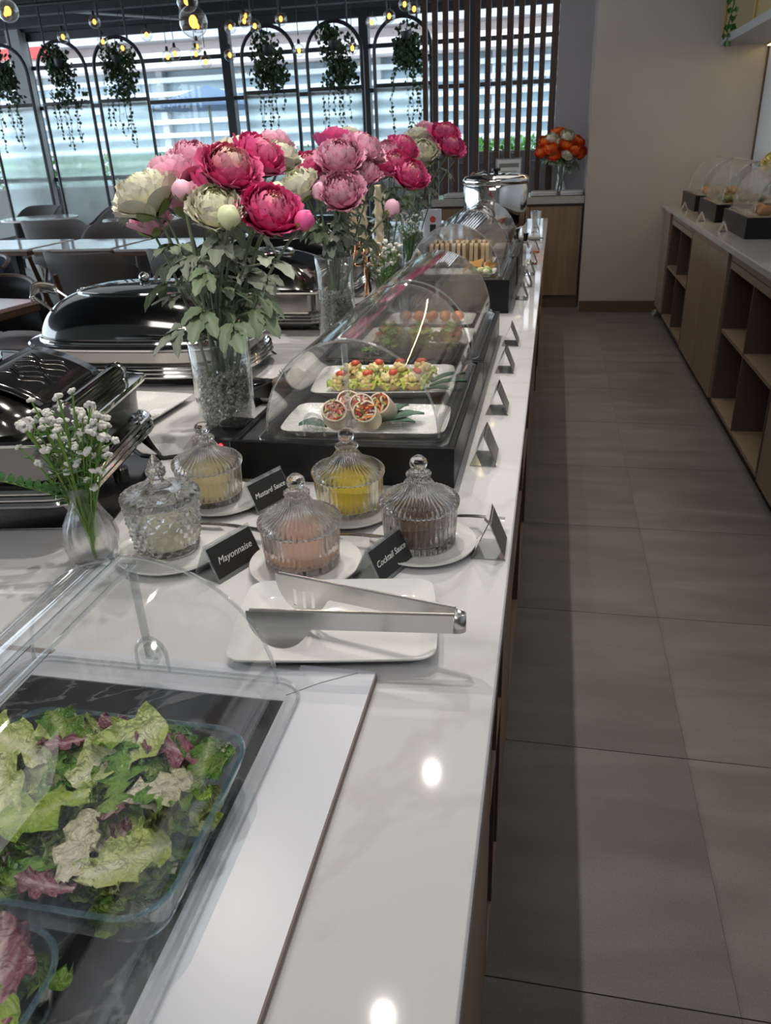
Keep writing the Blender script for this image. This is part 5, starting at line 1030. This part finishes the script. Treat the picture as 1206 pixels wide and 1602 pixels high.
# ------------------------------------------------------------------ flowers
def petal_mesh(kind, col0, col1, seed, name='petal'):
    R = random.Random(seed)
    Rr, thm, pw, fl, ru = {'o': (0.98, 96, 40, 0.55, 0.06), 'm': (0.95, 108, 36, 0.35, 0.06)}[kind]; ph = R.uniform(0, 6)
    def fn(u, v):
        th = rad(16)+v*(rad(thm)-rad(16)); s_ = (u-0.5)*2; wd = rad(pw)*(0.45+0.6*sin(pi*min(1, v*0.72+0.12)))*(1-0.25*v*v); phi = s_*wd
        tip = 1-0.10*abs(s_)**3*v; th *= tip; r = Rr*(0.86+0.14*v)*(1+fl*max(0, v-0.55)**1.5*1.8)+ru*v**3*sin(s_*9+ph)+0.02*sin(s_*4+ph)
        return (r*sin(th)*cos(phi), r*sin(th)*sin(phi), -r*cos(th)*0.82)
    def cf(u, v):
        k = v**1.6; st = 0.10*sin(u*40)*(1-v); return tuple(max(0, col0[i]*(1-k)+col1[i]*k+st*col0[i]) for i in range(3))
    return MB().grid(fn, 7, 6, colfn=cf).mesh(name, M['petal'], ang=180)
def core_mesh(cols, seed):
    R = random.Random(seed); mb = MB()
    mb.ball((0, 0, 0.12), 0.42, 12, 8, col=cols[-1][0])
    for ring, (Rr, thm, n, pw) in enumerate(((0.90, 112, 12, 27), (0.82, 124, 12, 28), (0.72, 134, 11, 30), (0.60, 143, 10, 32), (0.47, 150, 8, 36), (0.33, 156, 6, 42), (0.2, 162, 4, 55))):
        c0, c1 = cols[min(ring//2, len(cols)-1)]
        for k in range(n):
            a0 = 2*pi*(k+R.uniform(-0.3, 0.3))/n+ring*0.4; j = R.uniform(0.90, 1.08); ph = R.uniform(0, 6); lift = R.uniform(-0.04, 0.05)+(0.9-Rr)*0.62; dk = R.uniform(0.82, 1.08); out = R.uniform(0.10, 0.34)
            def fn(u, v):
                th = rad(66)+v*(rad(thm)*j-rad(66)); s_ = (u-0.5)*2; phi = a0+s_*rad(pw)*(0.72+0.40*sin(pi*(0.1+0.8*v))); th *= 1-0.10*abs(s_)**2.2*v+0.025*v*sin(s_*11+ph)
                r = Rr*j*(1+out*max(0, v-0.45)**1.5*1.6)+0.05*v*v*sin(s_*7+ph); return (r*sin(th)*cos(phi), r*sin(th)*sin(phi), -r*cos(th)*0.80+lift)
            mb.grid(fn, 6, 4, colfn=lambda u, v: tuple(max(0, (c0[i]*(1-v**1.3)+c1[i]*v**1.3)*dk) for i in range(3)))
    return mb.mesh('bloom', M['petal'], ang=180)
PC = {'w': [((0.74, 0.71, 0.44), (0.86, 0.84, 0.72)), ((0.76, 0.73, 0.46), (0.86, 0.84, 0.68)), ((0.74, 0.74, 0.38), (0.85, 0.84, 0.62))],
      'p': [((0.72, 0.20, 0.36), (0.90, 0.50, 0.63)), ((0.74, 0.21, 0.36), (0.92, 0.52, 0.64)), ((0.72, 0.18, 0.34), (0.90, 0.48, 0.60))],
      'h': [((0.62, 0.03, 0.18), (0.82, 0.12, 0.34)), ((0.66, 0.05, 0.20), (0.86, 0.19, 0.38)), ((0.70, 0.10, 0.23), (0.88, 0.30, 0.42)), ((0.76, 0.34, 0.30), (0.88, 0.58, 0.50))],
      't': [((0.58, 0.035, 0.16), (0.76, 0.15, 0.32)), ((0.66, 0.13, 0.22), (0.82, 0.36, 0.42)), ((0.72, 0.36, 0.32), (0.84, 0.56, 0.48)), ((0.76, 0.46, 0.38), (0.86, 0.64, 0.52))],
      'o': [((0.85, 0.05, 0.01), (0.98, 0.11, 0.015)), ((0.92, 0.11, 0.01), (1.0, 0.22, 0.02))], 'y': [((0.60, 0.45, 0.06), (0.78, 0.66, 0.25)), ((0.62, 0.48, 0.08), (0.8, 0.68, 0.3))]}
PET = {k: [petal_mesh('o', *v[0], 3+ord(k)), petal_mesh('o', *v[0], 5+ord(k)), petal_mesh('m', *v[0], 9+ord(k))] for k, v in PC.items()}
CORE = {k: [core_mesh(v, ord(k)+i*7) for i in range(2)] for k, v in PC.items()}
def lobed_leaf(seed):
    R = random.Random(seed); mb = MB(); fresh = R.random() < 0.35
    for k, (ang, L, W) in enumerate(((0, 1.0, 0.30), (42, 0.78, 0.25), (-42, 0.78, 0.25))):
        j = R.uniform(0.9, 1.1); L *= j; dr = R.uniform(0.35, 0.75)
        def fn(u, v):
            s_ = (u-0.5)*2; wd = W*sin(pi*min(1, 0.08+0.92*v))**0.7*(1+0.14*(1 if int(v*8) % 2 else -1)*abs(s_)); x = L*v*1.0; y = s_*wd*(0.6+0.5*v); z = -dr*v*v*0.7+0.10*abs(s_)*sin(pi*v)+0.03*sin(u*9+v*7); a = rad(ang)
            return (x*cos(a)-y*sin(a)+0.1, x*sin(a)+y*cos(a), z+0.06*k)
        def cf(u, v):
            e = abs(u-0.5)*2; rib = max(0, 1-e*5); b = (0.13, 0.24, 0.08) if fresh else (0.25, 0.29, 0.21); c = (0.44, 0.48, 0.40); q = min(1, 0.25*e+0.5*rib+0.25*v); return tuple(b[i]*(1-q)+c[i]*q for i in range(3))
        mb.grid(fn, 4, 8, colfn=cf)
    return mb.mesh('leaf', M['leaf_grey'], ang=180)
LEAF = [lobed_leaf(k) for k in range(6)]
CAMV = Vector((0, 0, EYE))
NAMES = {'w': 'creamy white', 'p': 'pale pink', 'h': 'deep pink', 't': 'deep pink, peach hearted', 'o': 'orange', 'y': 'yellow'}
def curve_path(a, b, c, n=9): return [a*(1-t)**2+b*2*t*(1-t)+c*t*t for t in [k/n for k in range(n+1)]]
def flower(head, r, col, foot, label, group, seed, bud=False, leaves=3, detail=1, leafsize=0.052, ztop=None):
    R = random.Random(seed); hd_ = Vector(head); ft = Vector(foot); t = thing('ranunculus_bud' if bud else 'ranunculus', label, 'flower', foot, 0, group)
    out = Vector((hd_.x-ft.x, hd_.y-ft.y, 0)); tocam = (CAMV-hd_).normalized()
    face = (Vector((0, 0, 1))*0.75+out.normalized()*0.35*min(1, out.length*10)+tocam*R.uniform(0.12, 0.45)+Vector((R.uniform(-0.2, 0.2), R.uniform(-0.2, 0.2), 0))).normalized()
    if bud: face = (Vector((0, 0, 1))+out*4).normalized()
    neck = hd_-face*r*0.78
    mid = Vector((ft.x+(neck.x-ft.x)*0.30, ft.y+(neck.y-ft.y)*0.30, ft.z+(neck.z-ft.z)*0.62))
    pts = curve_path(Vector((0, 0, 0)), mid-ft, neck-ft)
    obj('stem', MB().tube([tuple(p) for p in pts], [0.0034-0.0008*k/9 for k in range(10)], 6), 'stem_grey', t)
    Q = face.to_track_quat('Z', 'Y'); rot = (Q @ Euler((0, 0, R.uniform(0, 6))).to_quaternion()).to_euler()
    if not bud:
        b = obj('bloom', CORE[col][seed % 2], None, t, hd_-ft, rot); b.scale = (r, r, r)
        if detail:
            for k in range(9):
                p = obj('petal', PET[col][k % 2], None, b, (0, 0, R.uniform(-0.05, 0.02)), (R.uniform(-0.08, 0.08), R.uniform(-0.10, 0.08), 2*pi*k/9+R.uniform(-0.15, 0.15))); s_ = R.uniform(0.96, 1.10); p.scale = (s_, s_, s_*R.uniform(0.9, 1.1))
            for k in range(8): obj('petal', PET[col][2], None, b, (0, 0, R.uniform(-0.02, 0.04)), (R.uniform(-0.06, 0.06), R.uniform(-0.06, 0.06), 2*pi*(k+0.5)/8+R.uniform(-0.15, 0.15)))
    else:
        b = obj('bloom', MB().ball((0, 0, 0), 1, 16, 12, sq=(1, 1, 1.05), fn=lambda p: 1+0.06*sin(3*math.atan2(p[1], p[0])+p[2]*4), col=PC[col][0][1] if col != 'w' else (0.70, 0.76, 0.46)), 'petal', t, hd_-ft, rot, ang=180); b.scale = (r, r, r)
    cal = MB()
    for k in range(5):
        a0 = 2*pi*k/5
        def fn(u, v):
            s_ = (u-0.5)*2; th = rad(8)+v*rad(78 if bud else 60); return ((1.04)*sin(th)*cos(a0+s_*0.5*sin(pi*(0.25+0.75*v))), 1.04*sin(th)*sin(a0+s_*0.5*sin(pi*(0.25+0.75*v))), -1.04*cos(th)*(1.05 if bud else 0.86))
        cal.grid(fn, 3, 4, colfn=lambda u, v: (0.14+0.08*v, 0.22+0.06*v, 0.06))
    obj('sepals', cal, 'leaf_grey', b, ang=180)
    for k in range(leaves):
        q = R.uniform(0.42, 0.86); i = int(q*9); p = pts[i]
        if ztop is not None and p.z+ft.z < ztop: p = pts[min(9, i+2)]
        lf = obj('leaf', LEAF[R.randrange(6)], None, t, p, (R.uniform(-0.5, 0.5), R.uniform(-0.35, 0.45), math.atan2(out.y, out.x)+R.uniform(-1.6, 1.6))); s_ = leafsize*R.uniform(0.75, 1.2); lf.scale = (s_, s_, s_)
    return t
def glass_vase(loc, r, h, label, chips, seed, r2=None):
    r2 = r2 or r
    t = thing('glass_vase', label, 'vase', loc, 0, 'clear cylinder vases'); prof = [(r-0.004, 0.0), (r, 0.003), (r2, h-0.002), (r2-0.0015, h), (r2-0.0035, h-0.002), (r-0.0045, 0.010), (0.001, 0.010)]
    obj('wall', MB().lathe(prof, 48, cap1=False), 'vase_glass', t, ang=60)
    obj('rim', MB().tube([((r2-0.0018)*cos(a), (r2-0.0018)*sin(a), h) for a in [2*pi*k/40 for k in range(40)]], 0.0018, 5, closed=True), 'acrylic_edge', t)
    R = random.Random(seed); mb = MB()
    for k in range(int(chips*14000)):
        z = 0.013+R.random()*chips; q = (r-0.009)*sqrt(R.random()) if R.random() < 0.4 else (r-0.0085)*R.uniform(0.9, 1.0); a = R.uniform(0, 6.28); s_ = R.uniform(0.0032, 0.0055)
        if z > chips-0.01 and R.random() < 0.4: z += 0.008*R.random()
        T = Matrix.Translation((q*cos(a), q*sin(a), z)) @ Euler((R.uniform(0, 3), R.uniform(0, 3), R.uniform(0, 3))).to_matrix().to_4x4()
        mb.add([(s_, 0, 0), (0, s_*0.8, 0), (-s_*0.9, 0, 0), (0, -s_, 0), (0, 0, s_*0.7), (0, 0, -s_*0.8)], [(0, 1, 4), (1, 2, 4), (2, 3, 4), (3, 0, 4), (1, 0, 5), (2, 1, 5), (3, 2, 5), (0, 3, 5)], T)
    c = obj('glass_chips', mb, 'glass_chip', loc=loc, smooth=False, kind='stuff'); tag(c, 'clear glass chips filling the bottom of '+label.split(', ')[0].replace('clear cylinder vase', 'the vase'), 'glass chips'); return t
V1, V2, V3, V4 = (-0.646, 1.447), (-0.605, 2.215), (-0.600, 2.96), (-0.630, 3.72)
glass_vase((*V1, CT), 0.058, 0.176, 'clear cylinder vase of the nearest pink bouquet, full of glass chips', 0.105, 1, 0.062)
glass_vase((*V2, CT), 0.055, 0.236, 'clear cylinder vase of the second pink bouquet, full of glass chips', 0.130, 2)
glass_vase((*V3, CT), 0.055, 0.236, 'clear cylinder vase of the third pink bouquet, full of glass chips', 0.130, 3)
glass_vase((*V4, CT), 0.055, 0.236, 'clear cylinder vase of the fourth pink bouquet, full of glass chips', 0.130, 4)
B1 = [(-0.732, 1.400, 1.314, 'w', 0.052), (-0.582, 1.370, 1.289, 'w', 0.045), (-0.568, 1.420, 1.352, 't', 0.047), (-0.490, 1.400, 1.281, 'h', 0.048), (-0.544, 1.520, 1.370, 'h', 0.043), (-0.720, 1.500, 1.343, 'p', 0.048), (-0.699, 1.570, 1.367, 'p', 0.044), (-0.685, 1.480, 1.300, 'p', 0.043), (-0.629, 1.500, 1.320, 'h', 0.043), (-0.605, 1.580, 1.371, 'w', 0.043), (-0.536, 1.620, 1.366, 'w', 0.034), (-0.568, 1.680, 1.389, 'p', 0.034), (-0.779, 1.500, 1.260, 'p', 0.036)]
W1 = ['at the left front', 'in the front middle', 'in the centre top', 'at the right front', 'at the upper right', 'behind the left white one', 'at the top left', 'behind the pink bud', 'deep in the middle', 'behind the peach hearted one', 'at the far upper right', 'at the very top right', 'low at the left']
def foot(V, k, n, rr=0.026): a = 2.4*k; q = rr*sqrt((k+0.5)/n); return (V[0]+q*cos(a), V[1]+q*sin(a))
for k, (x, y, z, c, r) in enumerate(B1):
    flower((x, y, z), r, c, (*foot(V1, k, 17), CT+0.075), '%s ranunculus %s of the nearest bouquet' % (NAMES[c], W1[k]), 'nearest bouquet flowers', 100+k, leaves=3, ztop=1.06)
for k, ((x, y, z, c, r), lb) in enumerate(zip([(-0.432, 1.400, 1.262, 'h', 0.018), (-0.545, 1.330, 1.276, 'w', 0.020), (-0.643, 1.370, 1.319, 'p', 0.017), (-0.495, 1.450, 1.311, 'w', 0.014)], ['at the right end of', 'in front of the middle white bloom of', 'between the left white and pink blooms of', 'above the right deep pink bloom of'])):
    flower((x, y, z), r, c, (*foot(V1, 13+k, 17), CT+0.075), '%s closed ranunculus bud %s the nearest bouquet' % (NAMES[c], lb), 'nearest bouquet flowers', 140+k, bud=True, leaves=2, ztop=1.06)
# big hanging leaves at the neck of the nearest bouquet
for k, (x, y, z, a, s_) in enumerate(((-0.735, 1.415, 1.275, 170, 0.062), (-0.715, 1.415, 1.150, 185, 0.060), (-0.672, 1.372, 1.075, 215, 0.068), (-0.625, 1.365, 1.110, 265, 0.070), (-0.575, 1.362, 1.085, 300, 0.066), (-0.500, 1.362, 1.195, 330, 0.066), (-0.585, 1.375, 1.235, 280, 0.055), (-0.545, 1.400, 1.130, 20, 0.062), (-0.652, 1.385, 1.200, 230, 0.05), (-0.610, 1.362, 1.180, 260, 0.05), (-0.553, 1.41, 1.10, 340, 0.07))):
    t = thing('leaf_spray', 'grey green lobed leaf spray of the nearest bouquet, %s' % ['at the upper left', 'drooping left over the oval chafing dish', 'drooping over the left vase rim', 'hanging over the vase front', 'hanging over the right vase rim', 'large one at the right', 'under the front white bloom', 'right above the vase rim', 'left of the middle stems', 'in the middle of the stems', 'low at the right of the vase'][k], 'leaf', (x, y, z), 0, 'leaf sprays of the nearest bouquet')
    lf = obj('leaf', LEAF[k % 6], None, t, (0, 0, 0), (0.25*sin(k*2.0), 0.35 if k not in (0, 5) else -0.1, rad(a))); lf.scale = (s_,)*3
    obj('stalk', MB().tube([(V1[0]-x, V1[1]-y, min(1.05, z-0.04)-z), ((V1[0]-x)*0.35, (V1[1]-y)*0.35, -0.01), (0.0, 0, 0)], [0.0026, 0.0024, 0.002], 5), 'stem_grey', t)
B2 = [(-0.658, 2.100, 1.290, 'w', 0.050), (-0.538, 2.080, 1.275, 'p', 0.052), (-0.648, 2.200, 1.335, 'h', 0.046), (-0.614, 2.350, 1.389, 'h', 0.05), (-0.552, 2.150, 1.354, 'p', 0.055), (-0.506, 2.250, 1.370, 'p', 0.05), (-0.509, 2.200, 1.315, 'p', 0.048), (-0.599, 2.450, 1.402, 'w', 0.036), (-0.486, 2.350, 1.326, 'h', 0.036)]
W2 = ['at the left', 'low in the front', 'at the left behind the white one', 'at the top', 'in the middle', 'at the upper right', 'at the right', 'at the top behind the deep pink one', 'at the right edge']
for k, (x, y, z, c, r) in enumerate(B2): flower((x, y, z), r, c, (*foot(V2, k, 12), CT+0.10), '%s ranunculus %s of the second bouquet' % (NAMES[c], W2[k]), 'second bouquet flowers', 200+k, leaves=4, ztop=1.11)
for k, ((x, y, z, c, r), lb) in enumerate(zip([(-0.594, 2.08, 1.274, 'p', 0.022), (-0.429, 2.2, 1.221, 'p', 0.022), (-0.695, 2.18, 1.331, 'w', 0.02)], ['between the two front blooms of', 'on a stem leaning out to the right of', 'above the left white bloom of'])):
    flower((x, y, z), r, c, (*foot(V2, 9+k, 12), CT+0.10), '%s closed bud %s the second bouquet' % (NAMES[c], lb), 'second bouquet flowers', 240+k, bud=True, leaves=1, ztop=1.11)
B3 = [(-0.580, 2.95, 1.352, 'p', 0.046), (-0.536, 3.0, 1.366, 'h', 0.05), (-0.554, 2.9, 1.316, 'h', 0.05), (-0.490, 2.88, 1.280, 'h', 0.055), (-0.618, 3.0, 1.302, 'p', 0.045), (-0.658, 3.05, 1.338, 'p', 0.045)]
W3 = ['in the middle', 'at the top', 'below the top one', 'at the right front', 'at the left', 'at the far left']
for k, (x, y, z, c, r) in enumerate(B3): flower((x, y, z), r, c, (*foot(V3, k, 8), CT+0.10), '%s ranunculus %s of the third bouquet' % (NAMES[c], W3[k]), 'third bouquet flowers', 300+k, leaves=4, detail=1, ztop=1.11)
B4 = [(-0.606, 3.75, 1.404, 'w', 0.055), (-0.570, 3.8, 1.431, 'p', 0.045), (-0.480, 3.7, 1.412, 'h', 0.055), (-0.558, 3.6, 1.346, 'w', 0.055), (-0.578, 3.6, 1.314, 'w', 0.05), (-0.543, 3.75, 1.379, 'p', 0.045), (-0.443, 3.65, 1.361, 'h', 0.052), (-0.531, 3.85, 1.419, 'p', 0.045)]
W4 = ['at the upper left', 'at the top left', 'at the top right', 'in the front', 'low in the front', 'in the middle', 'at the right', 'at the top middle']
for k, (x, y, z, c, r) in enumerate(B4): flower((x, y, z), r, c, (*foot(V4, k, 9), CT+0.10), '%s ranunculus %s of the fourth bouquet' % (NAMES[c], W4[k]), 'fourth bouquet flowers', 400+k, leaves=4, detail=1, ztop=1.11)
flower((-0.405, 3.65, 1.330), 0.022, 'h', (*foot(V4, 8, 9), CT+0.10), 'deep pink closed bud at the right end of the fourth bouquet', 'fourth bouquet flowers', 450, bud=True, leaves=1, ztop=1.11)
# orange bouquet in the recess
ov = thing('glass_vase', 'clear flared vase of the orange bouquet on the recess worktop', 'vase', (0.045, 7.50, 0.926)); obj('wall', MB().lathe([(0.055, 0.0), (0.057, 0.004), (0.035, 0.12), (0.040, 0.27), (0.038, 0.27), (0.032, 0.12), (0.050, 0.012), (0.001, 0.012)], 32, cap1=False), 'vase_glass', ov); obj('rim', MB().tube([(0.039*cos(a), 0.039*sin(a), 0.27) for a in [2*pi*k/24 for k in range(24)]], 0.003, 5, closed=True), 'acrylic_edge', ov)
OB = [(-0.097, 7.40, 1.342, 'o'), (0.044, 7.50, 1.385, 'o'), (-0.119, 7.35, 1.264, 'o'), (-0.016, 7.35, 1.236, 'o'), (0.074, 7.35, 1.307, 'o'), (0.170, 7.45, 1.331, 'o'), (0.190, 7.40, 1.252, 'o'), (-0.050, 7.40, 1.360, 'w'), (0.086, 7.40, 1.379, 'w'), (0.094, 7.35, 1.247, 'w'), (0.010, 7.40, 1.328, 'w'), (0.150, 7.35, 1.275, 'o'), (0.0, 7.50, 1.407, 'o'), (-0.045, 7.30, 1.287, 'o')]
WO = ['at the upper left', 'at the top', 'at the left', 'low in the front', 'in the middle', 'at the upper right', 'at the right', 'at the top left', 'at the top right', 'low at the right', 'in the centre', 'right of the centre', 'at the very top', 'left of the centre']
for k, (x, y, z, c) in enumerate(OB): flower((x, y, z), 0.062, c, (0.045+0.01*cos(k*2.4), 7.50+0.01*sin(k*2.4), 0.945), '%s bloom %s of the orange bouquet in the recess' % (NAMES[c], WO[k]), 'orange bouquet flowers', 500+k, leaves=2, detail=0, leafsize=0.07, ztop=1.19)
# yellow flowers at the right edge
yv = thing('glass_vase', 'clear vase of yellow flowers on the right counter', 'vase', (1.36, 5.28, CT)); obj('wall', MB().lathe([(0.04, 0.0), (0.045, 0.05), (0.03, 0.16), (0.036, 0.20), (0.034, 0.20), (0.027, 0.16), (0.041, 0.05), (0.001, 0.01)], 24, cap1=False), 'vase_glass', yv)
for k, (dx, dy, dz, lb) in enumerate(((-0.055, 0.0, 0.355, 'leftmost'), (0.03, 0.02, 0.385, 'middle'), (0.06, -0.06, 0.34, 'lowest'))): flower((1.30+dx, 5.28+dy, CT+dz), 0.062, 'y', (1.36, 5.28, CT+0.015), '%s yellow bloom in the vase on the right counter' % lb, 'yellow flowers', 560+k, leaves=6, detail=1, leafsize=0.08, ztop=1.07)
# ------------------------------------------------------------------ small white sprays
blossom_me = MB(); Rb = random.Random(3)
for k in range(5): a = 2*pi*k/5; blossom_me.ball((0.55*cos(a), 0.55*sin(a), 0.25+0.1*(k % 2)), 0.55, 6, 5, sq=(1, 1, 0.8))
blossom_me.ball((0, 0, 0.5), 0.5, 6, 5); blossom_me = blossom_me.mesh('blossom', M['sprig_white'], ang=180)
def spray(foot_, tips, label, seed, bl=2, size=0.0068, needles=90, group='white sprays', base_h=0.1):
    R = random.Random(seed); t = thing('white_spray', label, 'flower', foot_, 0, group); st = MB(); f0 = Vector(foot_)
    for i, tp in enumerate(tips):
        tv = Vector(tp)-f0; mid = Vector((tv.x*0.25, tv.y*0.25, tv.z*0.6)); pts = curve_path(Vector((R.uniform(-0.003, 0.003), R.uniform(-0.003, 0.003), 0)), mid, tv, 8); st.tube([tuple(p) for p in pts], [0.0013]*9, 5)
        for k in range(bl):
            q = pts[8] if k == 0 else pts[R.randrange(5, 8)]; e = q+(Vector((0, 0, 0)) if k == 0 else Vector((R.uniform(-0.02, 0.02), R.uniform(-0.02, 0.02), R.uniform(0.005, 0.02))))
            if k: st.tube([tuple(q), tuple(e)], 0.0009, 4)
            b = obj('blossom', blossom_me, None, t, e, (R.uniform(-0.7, 0.7), R.uniform(-0.7, 0.7), R.uniform(0, 6))); s_ = size*R.uniform(0.75, 1.25); b.scale = (s_, s_, s_)
    obj('stems', st, 'sprig_stem', t)
    nm = MB()
    for k in range(needles):
        tv = Vector(tips[R.randrange(len(tips))])-f0; q = R.uniform(0.45, 0.9); p = Vector((tv.x*(0.25*2*q*(1-q)+q*q), tv.y*(0.25*2*q*(1-q)+q*q), tv.z*(0.6*2*q*(1-q)+q*q))); d = Vector((R.uniform(-1, 1), R.uniform(-1, 1), R.uniform(0.0, 1.2))).normalized()*R.uniform(0.010, 0.022)
        nm.tube([tuple(p), tuple(p+d*0.6), tuple(p+d)], [0.0009, 0.0011, 0.0003], 4)
    obj('needles', nm, 'sprig_leaf', t, kind='stuff'); return t
bv = thing('bud_vase', 'small rippled bud vase of white sprays at the left front', 'vase', (-0.612, 0.858, CT))
vp = [(0.026, 0.0), (0.029, 0.003), (0.0355, 0.022), (0.0372, 0.038), (0.033, 0.058), (0.022, 0.080), (0.0155, 0.095), (0.0165, 0.106), (0.0235, 0.118), (0.022, 0.1185), (0.0145, 0.106), (0.0135, 0.095), (0.0195, 0.080), (0.0305, 0.058), (0.0345, 0.038), (0.032, 0.020), (0.024, 0.008), (0.001, 0.007)]
obj('wall', MB().lathe(vp, 96, lambda r, z, a, j: r*(1+0.06*sin(9*a+z*38)*(1 if 0 < j < 9 else 0.3))), 'bud_vase_glass', bv, ang=180)
Rt = random.Random(12); tips = []
for k in range(34):
    a = Rt.uniform(0, 6.28); q = sqrt(Rt.random()); tips.append((-0.613+0.062*q*cos(a)-0.004, 0.855+0.055*q*sin(a), CT+0.165+0.085*(1-q*0.55)*Rt.uniform(0.55, 1.05)))
tips += [(-0.668, 0.845, CT+0.205), (-0.675, 0.84, CT+0.175), (-0.556, 0.85, CT+0.190), (-0.553, 0.85, CT+0.165), (-0.60, 0.84, CT+0.245), (-0.565, 0.85, CT+0.232), (-0.64, 0.84, CT+0.24), (-0.582, 0.845, CT+0.252), (-0.575, 0.84, CT+0.145)]
spray((-0.610, 0.858, CT+0.012), tips, 'bunch of small white blossoms in the rippled bud vase', 13, bl=3, size=0.006, needles=230)
lt_ = thing('leafy_sprig', 'green round leaved sprig drooping left from the bud vase', 'plant', (-0.625, 0.855, CT+0.112)); lm = MB(); lf_me = MB().grid(lambda u, v: ((u-0.5)*0.8*sin(pi*min(1, 0.1+0.9*v)), v, 0.12*sin(pi*v)+0.15*abs(u-0.5)), 4, 5).mesh('leaf', M['sprig_leaf'], ang=180)
sp = curve_path(Vector((0.01, 0, -0.02)), Vector((-0.03, -0.01, 0.0)), Vector((-0.115, -0.02, 0.022)), 12); obj('stem', MB().tube([tuple(p) for p in sp], 0.0012, 5), 'sprig_stem', lt_)
for i, p in enumerate(sp[2:]):
    for s_ in (-1, 1):
        o = obj('leaf', lf_me, None, lt_, p, (0.9-0.3*s_, 0.1, rad(90)+s_*rad(75)+0.3*sin(i))); k = 0.0175*(1-0.03*i); o.scale = (k, k, k)
ch_ = thing('leafy_sprig', 'short green sprig falling over the right rim of the bud vase', 'plant', (-0.600, 0.845, CT+0.115))
for k in range(5):
    o = obj('leaf', lf_me, None, ch_, (0.004*k-0.006, 0.0, 0.003*k), (0.3, 0.5, rad(60*k))); o.scale = (0.013,)*3
# white sprays by the second bouquet and candelabra
for k, (x, y, lb) in enumerate(((-0.505, 2.42, 'right of the second bouquet vase'), (-0.585, 3.35, 'beside the candelabra'))):
    v = thing('bud_vase', 'small clear vase of white spray '+lb, 'vase', (x, y, CT)); obj('wall', MB().lathe([(0.028, 0.0), (0.034, 0.03), (0.018, 0.09), (0.024, 0.115), (0.022, 0.115), (0.016, 0.09), (0.031, 0.03), (0.001, 0.008)], 24, cap1=False), 'vase_glass', v)
    R5 = random.Random(k+50); tp = []
    for _ in range(22): a = R5.uniform(0, 6.28); q = sqrt(R5.random()); tp.append((x+0.065*q*cos(a), y+0.05*q*sin(a), CT+0.13+0.12*R5.uniform(0.4, 1.0)))
    spray((x, y, CT+0.012), tp, 'bunch of white blossoms and needles '+lb, 60+k, bl=2, size=0.0075, needles=200)
# ------------------------------------------------------------------ candelabra
cn = thing('candelabra', 'rose gold candelabra between the second and third bouquets', 'candle holder', (-0.625, 2.72, CT))
obj('base', MB().lathe([(0.05, 0.0), (0.052, 0.006), (0.02, 0.02), (0.010, 0.04)], 24), 'gold', cn); obj('stem', MB().lathe([(0.009, 0.041), (0.014, 0.06), (0.008, 0.09), (0.013, 0.12), (0.007, 0.15), (0.016, 0.17)], 16), 'gold', cn)
CAN = [(0.0, -0.03, 0.225), (-0.045, 0.015, 0.215), (0.042, 0.03, 0.205)]
for x, y, z in CAN:
    obj('arm', MB().tube([tuple(p) for p in curve_path(Vector((0, 0, 0.15)), Vector((x*1.3, y*1.3, 0.12)), Vector((x, y, z-0.045)), 8)], 0.0045, 6), 'gold', cn); obj('cup', MB().lathe([(0.008, z-0.044), (0.016, z-0.036), (0.012, z-0.025), (0.019, z-0.006), (0.019, z), (0.013, z-0.001)], 16, T=Matrix.Translation((x, y, 0))), 'gold', cn)
for k, (x, y, z) in enumerate(CAN):
    mb = MB().lathe([(0.0145*(1-0.25*q/30), 0.0+0.19*q/30) for q in range(31)], 20, lambda r, zz, a, j: r*(1+0.24*sin(2*a+zz*130)+0.07*sin(zz*260)))
    t = obj('twisted_candle', mb, 'candle', loc=(-0.625+x, 2.72+y, CT+z+0.0005), ang=180); tag(t, 'cream twisted candle in the candelabra, %s of three' % ('front', 'left', 'right')[k], 'candle', 'twisted candles')
